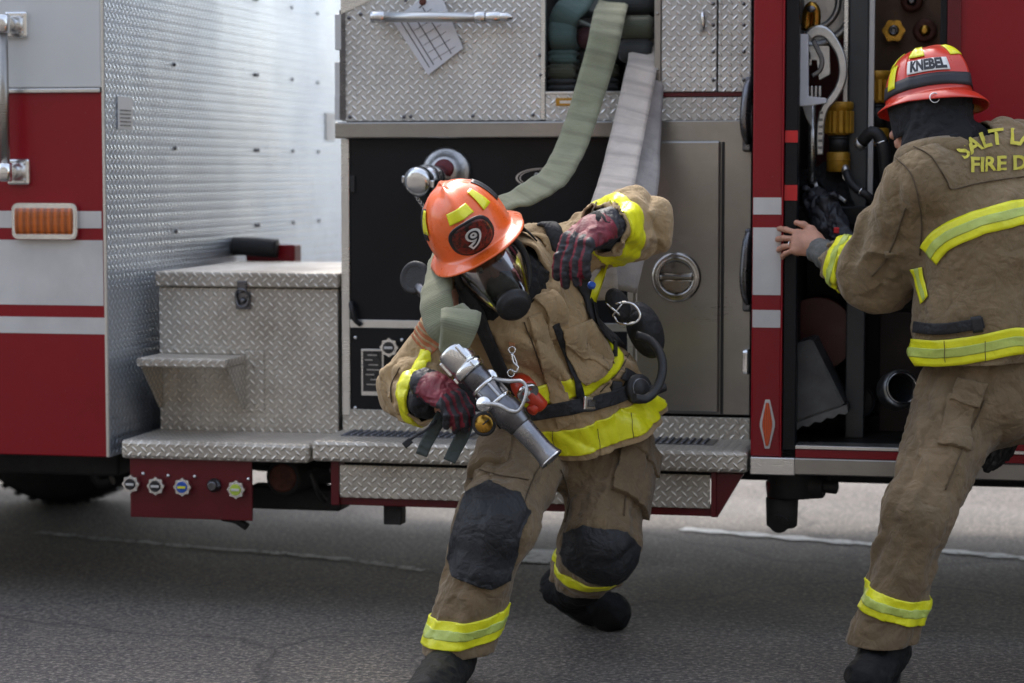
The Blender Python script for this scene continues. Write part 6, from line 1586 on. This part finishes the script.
for i in range(10):
    t = i/9; row = []
    for j in range(25):
        a = thv-1.5+3.3*j/24; r = 1-.10*t+.03*math.sin(j*1.7)*t
        c_ = dome2(a, 0); row.append(L2(HM2, Vector((c_.x*r, c_.y*r, -.006-.10*t))))
    G.append(row)
m.grid(G); m.build('neck_curtain', 'blackcloth', hel2, solid=.004)
# gloved right hand low at the side
q = PD(1006, 432, 6.34); fr = hframe2(CV(-.15, -.95, .1), CV(.6, .1, .8), PD(1008, 425, 6.30))
pr = glove_prims(fr, FING((12, 16, 12), .0125), sc_=1.05, thumb=TH(-1)); pr.append(Cap(L2(fr, (0, 0, -.04)), w2R, .042, .045, sm=.02)); Vg, Fg = implicit(pr, .0035, .012); Vg = crumple(Vg, Fg, .002, 30, .001, 70, 6); link('glove', npmesh(Vg, Fg), 'blackp', man2)
# ================================================================== EQUIPMENT IN THE LOCKER
def eq(name, label, cat, px, py, Y, group=None): return empty(name, PY(px, py, Y), label, cat, group)
# black gloves/strap bundle held behind the hand
bg_ = eq('glove_bundle', 'pair of crumpled black gloves clipped inside the locker behind the bare hand', 'gloves', 826, 225, 7.0)
for k, (a, b, c_, d_) in enumerate((((815, 200, 6.98), (826, 228, 6.92), .05, .035), ((826, 205, 6.94), (846, 240, 6.88), .045, .03))):
    pr = [Cap(PY(*a), PY(*b), c_*.8, d_)]; pb = PY(*b)
    for j in range(4): pr.append(Cap(pb.lerp(PY(*a), .2)+Vector(((j-1.5)*.016, 0, 0)), pb+Vector(((j-1.5)*.022+.01*k, -.01, -.055-.01*(j % 2))), .013, .011, sm=.006))
    pr.append(Cap(PY(*a), PY(a[0]+(-8 if k == 0 else 8), a[1]-10, a[2]-.03), .016, .012, sm=.01))
    Vg, Fg = implicit(pr, .004, .012); Vg = crumple(Vg, Fg, .005, 22, .002, 60, 60+k); link('glove', npmesh(Vg, Fg), 'leather_blk', bg_)
m = MB(); q = PY(838, 232, 6.84); m.box(q.x-.012, q.x+.004, q.y-.012, q.y-.004, q.z-.004, q.z+.014, .002); m.build('red_tag', 'redsq', bg_)
# spanner wrench on its white bracket
wr = eq('spanner_wrench', 'silver hooked spanner wrench hung on a white bracket inside the locker', 'wrench', 825, 100, 6.98)
def loopprism(outline, y, th, name, mat, par, bev=.002):
    m = MB(); P_ = [PY(a, b, y) for a, b in outline]; m.prism([(p.x, p.z) for p in P_], y, y+th, bev); return m.build(name, mat, par)
loopprism([(799, 34), (808, 34), (808, 96), (826, 98), (826, 103), (808, 106), (799, 106)], 6.93, .03, 'bracket', 'paper', wr)
loopprism([(807, 46), (829, 46), (830, 74), (819, 80), (817, 60), (807, 60)], 6.985, .03, 'jaw_plate', 'cast', wr)
loopprism([(798, 92), (812, 100), (812, 128), (806, 118)], 7.03, .02, 'bracket_foot', 'white', wr)
m = MB(); P_ = [PY(a, b, 6.97) for a, b in [(809, 36), (816, 31), (826, 33), (834, 42), (841, 56), (843, 72), (840, 86), (833, 98), (825, 108), (821, 122), (820, 138), (820, 155)]]
m.ribbon(P_, [Vector((0, -1, 0))]*len(P_), [.032, .036, .034, .030, .026, .026, .026, .026, .024, .024, .025, .020], .014, 6); wa_ = m.build('curved_handle', 'cast', wr)
m = MB()
for k in range(6): q = PY(821-.2*k, 112+7*k, 6.96); m.box(q.x-.006, q.x+.006, 6.961, 6.964, q.z-.006, q.z+.002, .0005)
split_build(m, 'stamped_mark', 'dkmetal', wa_)
m = MB(); P_ = [PY(a, b, 6.98) for a, b in [(813, 40), (818, 50), (822, 60), (820, 70), (812, 76)]]; m.ribbon(P_, [Vector((0, -1, 0))]*5, .014, .016, 5); m.torus(PY(821, 29, 6.985), (0, 1, 0), .010, .004, 24, 8); m.build('pawl', 'dkmetal', wr)
m = MB(); 
for k in range(4): q = PY(808+4*k, 90, 6.99); m.box(q.x-.004, q.x+.004, 6.98, 7.0, q.z-.022, q.z+.012, .002)
m.box(PY(806, 60, 7).x, PY(812, 60, 7).x, 6.985, 7.0, PY(806, 66, 7).z, PY(806, 52, 7).z, .003); split_build(m, 'clamp_tooth', 'cast', wr)
m = MB(); m.cyl(PY(812, 104, 7.05), PY(812, 184, 7.05), .012, seg=16); m.build('steel_rod', 'steel_light', loc=PY(812, 184, 7.05), label='straight bright steel rod standing behind the spanner wrench', cat='rod')
m = MB(); m.torus(PY(811, 2, 7.2), (0, 1, 0), .135, .014, 60, 12); m.torus(PY(811, 2, 7.2), (0, 1, 0), .085, .010, 50, 10); m.cyl(PY(811, 2, 7.21), PY(811, 2, 7.25), .13, seg=48); m.build('metal_disc', 'cast', loc=PY(811, 2, 7.25), label='round grey metal disc cut by the top edge behind the wrench', cat='disc')
hk = eq('brass_hook', 'worn brass hook fitting above the spanner wrench', 'hook', 811, 22, 7.0)
m = MB(); m.tube([PY(806, 30, 6.99), PY(807, 14, 6.98), PY(811, 6, 6.97), PY(816, 12, 6.98), PY(815, 28, 6.99)], .015, 14); m.build('hook_body', 'brass', hk)
m = MB(); m.ell(PY(811, 9, 6.95), .014, .006, .010); m.build('bolt', 'dkmetal', hk)
# hose adapters standing upright, gold painted
def adapter(px, yt, ym, y1, ybot, Y, label):
    o = empty('hose_adapter', PY(px, ybot, Y), label, 'hose adapter', 'gold hose adapters in the locker'); c = PY(px, yt, Y); zt = c.z; zm = PY(px, ym, Y).z; z1 = PY(px, y1, Y).z; zb = PY(px, ybot, Y).z; r = .045
    m = MB(); m.lathe([(0, .02), (0, r-.003), (.005, r), (.022, r), (.026, r-.005), (zt-zm, r-.008), (zt-zm+.004, r-.014)], (c.x, Y, zt), (0, 0, -1), 40)
    for k in range(14):
        t = 2*math.pi*k/14; m.box(-.006, .006, -.004, .005, -(zt-zm-.03)/2, (zt-zm-.03)/2, .002, Matrix.Translation((c.x+(r-.004)*math.cos(t), Y+(r-.004)*math.sin(t), (zt-.026+zm)/2)) @ Matrix.Rotation(t-math.pi/2, 4, 'Z'))
    m.build('swivel_collar', 'brasspaint', o)
    m = MB(); m.lathe([(0, r-.016), (zm-z1, r-.016)], (c.x, Y, zm), (0, 0, -1), 32); m.lathe([(.008, r-.014), (.012, r-.013), (.016, r-.014)], (c.x, Y, zm), (0, 0, -1), 32); m.build('neck', 'blackp', o)
    m = MB(); m.lathe([(0, r-.012), (.004, r-.009), (z1-zb-.004, r-.009), (z1-zb, r-.014)], (c.x, Y, z1), (0, 0, -1), 32); m.lathe([(.022, r-.0085), (.025, r-.0075), (.028, r-.0085)], (c.x, Y, z1), (0, 0, -1), 32); m.build('lower_collar', 'brasspaint', o)
adapter(839, 102, 134, 152, 172, 7.05, 'gold hose adapter beside the spanner wrench, left of the grey divider'); adapter(878, 71, 102, 128, 146, 7.15, 'gold hose adapter right of the grey divider, beside the red helmet')
cp = eq('valve_cap', 'yellow brass valve cap on the brown board above the red helmet', 'valve cap', 894, 31, 7.36, 'valve caps on the brown board')
m = MB(); q = PY(894, 31, 7.38); n = 48; m.prism([(q.x+.034*(1+.10*math.cos(6*2*math.pi*k/n))*math.cos(2*math.pi*k/n), q.z+.034*(1+.10*math.cos(6*2*math.pi*k/n))*math.sin(2*math.pi*k/n)) for k in range(n)], 7.355, 7.375, .003); m.build('lobed_rim', 'brass', cp)
m = MB(); m.lathe([(0, .018), (.012, .016), (.014, .008), (.006, .006)], (q.x, 7.356, q.z), (0, -1, 0), 24); m.build('hub', 'dkmetal', cp)
cp = eq('valve_cap', 'dull dark valve cap on the brown board, right of the yellow one', 'valve cap', 925, 30, 7.36, 'valve caps on the brown board')
m = MB(); q = PY(925, 31, 7.38); m.lathe([(0, .038), (.012, .036), (.016, .028)], (q.x, 7.375, q.z), (0, -1, 0), 36); m.build('rim', 'rust', cp); m = MB(); m.lathe([(0, .018), (.010, .016), (.012, .006)], (q.x, 7.36, q.z), (0, -1, 0), 24); m.build('hub', 'brass', cp)
cp = eq('valve_cap', 'dark valve cap cut by the top edge above the red helmet', 'valve cap', 912, 2, 7.36, 'valve caps on the brown board')
m = MB(); q = PY(912, 1, 7.38); m.lathe([(0, .036), (.012, .034), (.016, .026)], (q.x, 7.375, q.z), (0, -1, 0), 36); m.build('rim', 'rust', cp); m = MB(); m.lathe([(0, .016), (.010, .014), (.012, .006)], (q.x, 7.36, q.z), (0, -1, 0), 24); m.build('hub', 'dkmetal', cp)
# black straps / hoses with bright ends hanging by the divider
for pts, r, lab in (([(862, 142, 7.0), (872, 132, 6.98), (880, 138, 6.98), (884, 152, 6.98), (886, 180, 7.0), (884, 200, 7.05)], .019, 'thick black hose curving over right of the grey divider'), ([(846, 172, 7.02), (850, 182, 7.0), (858, 190, 6.98), (868, 196, 6.97), (874, 205, 7.0)], .012, 'thin black hose with bright end curling below the gold adapter')):
    P_ = [PY(*p) for p in pts]; o = empty('black_hose', P_[-1], lab, 'hose'); m = MB(); m.tube(P_, r, 16); m.build('tube', 'blackp', o)
    m = MB(); m.cyl(P_[0], P_[0]+(P_[0]-P_[1]).normalized()*.02, r*1.1, seg=18, bev=.002); m.build('end_fitting', 'cast', o)
    m = MB(); k_ = 3; m.torus(P_[2].lerp(P_[3], .3), P_[3]-P_[2], r, .003, 24, 8); m.build('clamp', 'chrome', o)
pb_ = eq('padded_tool_bag', 'dark bundled tool bag on the locker shelf below the adapters', 'bag', 838, 200, 7.1)
Vg, Fg = implicit([Cap(PY(812, 186, 7.12), PY(860, 190, 7.15), .05, .055), Cap(PY(830, 180, 7.1), PY(845, 205, 7.08), .05, .04)], .007, .02); Vg = crumple(Vg, Fg, .01, 12, .004, 35, 71); link('bag_body', npmesh(Vg, Fg), 'blackcloth', pb_)
m = MB()
for a, b in (((815, 182), (818, 192)), ((838, 196), (846, 202)), ((852, 188), (860, 194))): m.ribbon([PY(*a, 7.03), PY(*b, 7.02)], [Vector((0, -1, 0))]*2, .012, .006)
split_build(m, 'buckle', 'cast', pb_)
# wheel chock
ck = eq('wheel_chock', 'grey cast wheel chock with serrated foot standing in the locker', 'wheel chock', 815, 432, 7.05)
z0 = PY(820, 428, 7.0).z
def pp_(a, b, Y=7.0): p = PY(a, b, Y); return (p.x, p.z)
m = MB(); m.prism([pp_(797, 343), pp_(813, 338), pp_(846, 404), pp_(797, 421)], 6.96, 7.2, .006); m.build('wedge', plain('grey_cast_metal', (.14, .145, .15), .55, .6, .3, 14, 150, .4), ck)
m = MB(); zig = [pp_(797, 421), pp_(848, 403), pp_(849, 411)]
for k in range(9): t = k/8; zig.append(pp_(846-48*t, 413+16*t-(3 if k % 2 else 0)))
m.prism(zig, 6.95, 7.21, .001); m.build('serrated_foot', 'cast' if False else plain('grey_cast_foot', (.16, .165, .17), .5, .6, .3, 14), ck)
# rings in the dark
rr = eq('hose_coupling', 'round chrome rimmed coupling lying behind the khaki trousers', 'coupling', 900, 388, 7.05)
m = MB(); c = PY(902, 388, 7.0); m.lathe([(0, .052), (-.004, .056), (-.01, .060), (-.06, .060), (-.06, .045), (.0, .045)], c, CV(.2, .2, 1), 48, close=False); m.build('outer_ring', 'cast', rr)
m = MB(); m.torus(c+CV(.2, .2, 1)*.002, CV(.2, .2, 1), .047, .0022, 48, 8); m.build('bright_rim', 'chrome', rr); m = MB(); m.lathe([(-.03, .045), (-.03, .0)], c, CV(.2, .2, 1), 32, close=False); m.build('dark_bore', 'black', rr)
m = MB(); m.torus(PY(858, 401, 7.15), CV(.1, .2, 1), .052, .006, 40, 10); m.cyl(PY(858, 401, 7.17), PY(858, 401, 7.3), .05, .05, 32); m.build('black_canister', 'black', loc=PY(858, 415, 7.2), label='dark round canister lying behind the wheel chock', cat='canister')
m = MB(); m.lathe([(0, .10), (.02, .115), (.2, .115)], PY(822, 330, 7.38), (0, -1, 0), 36); m.build('red_extinguisher', plain('deep_red_paint', (.10, .012, .008), .4, 0, .3), loc=PY(822, 345, 7.3), label='dark red cylinder deep in the lower locker above the chock', cat='cylinder')
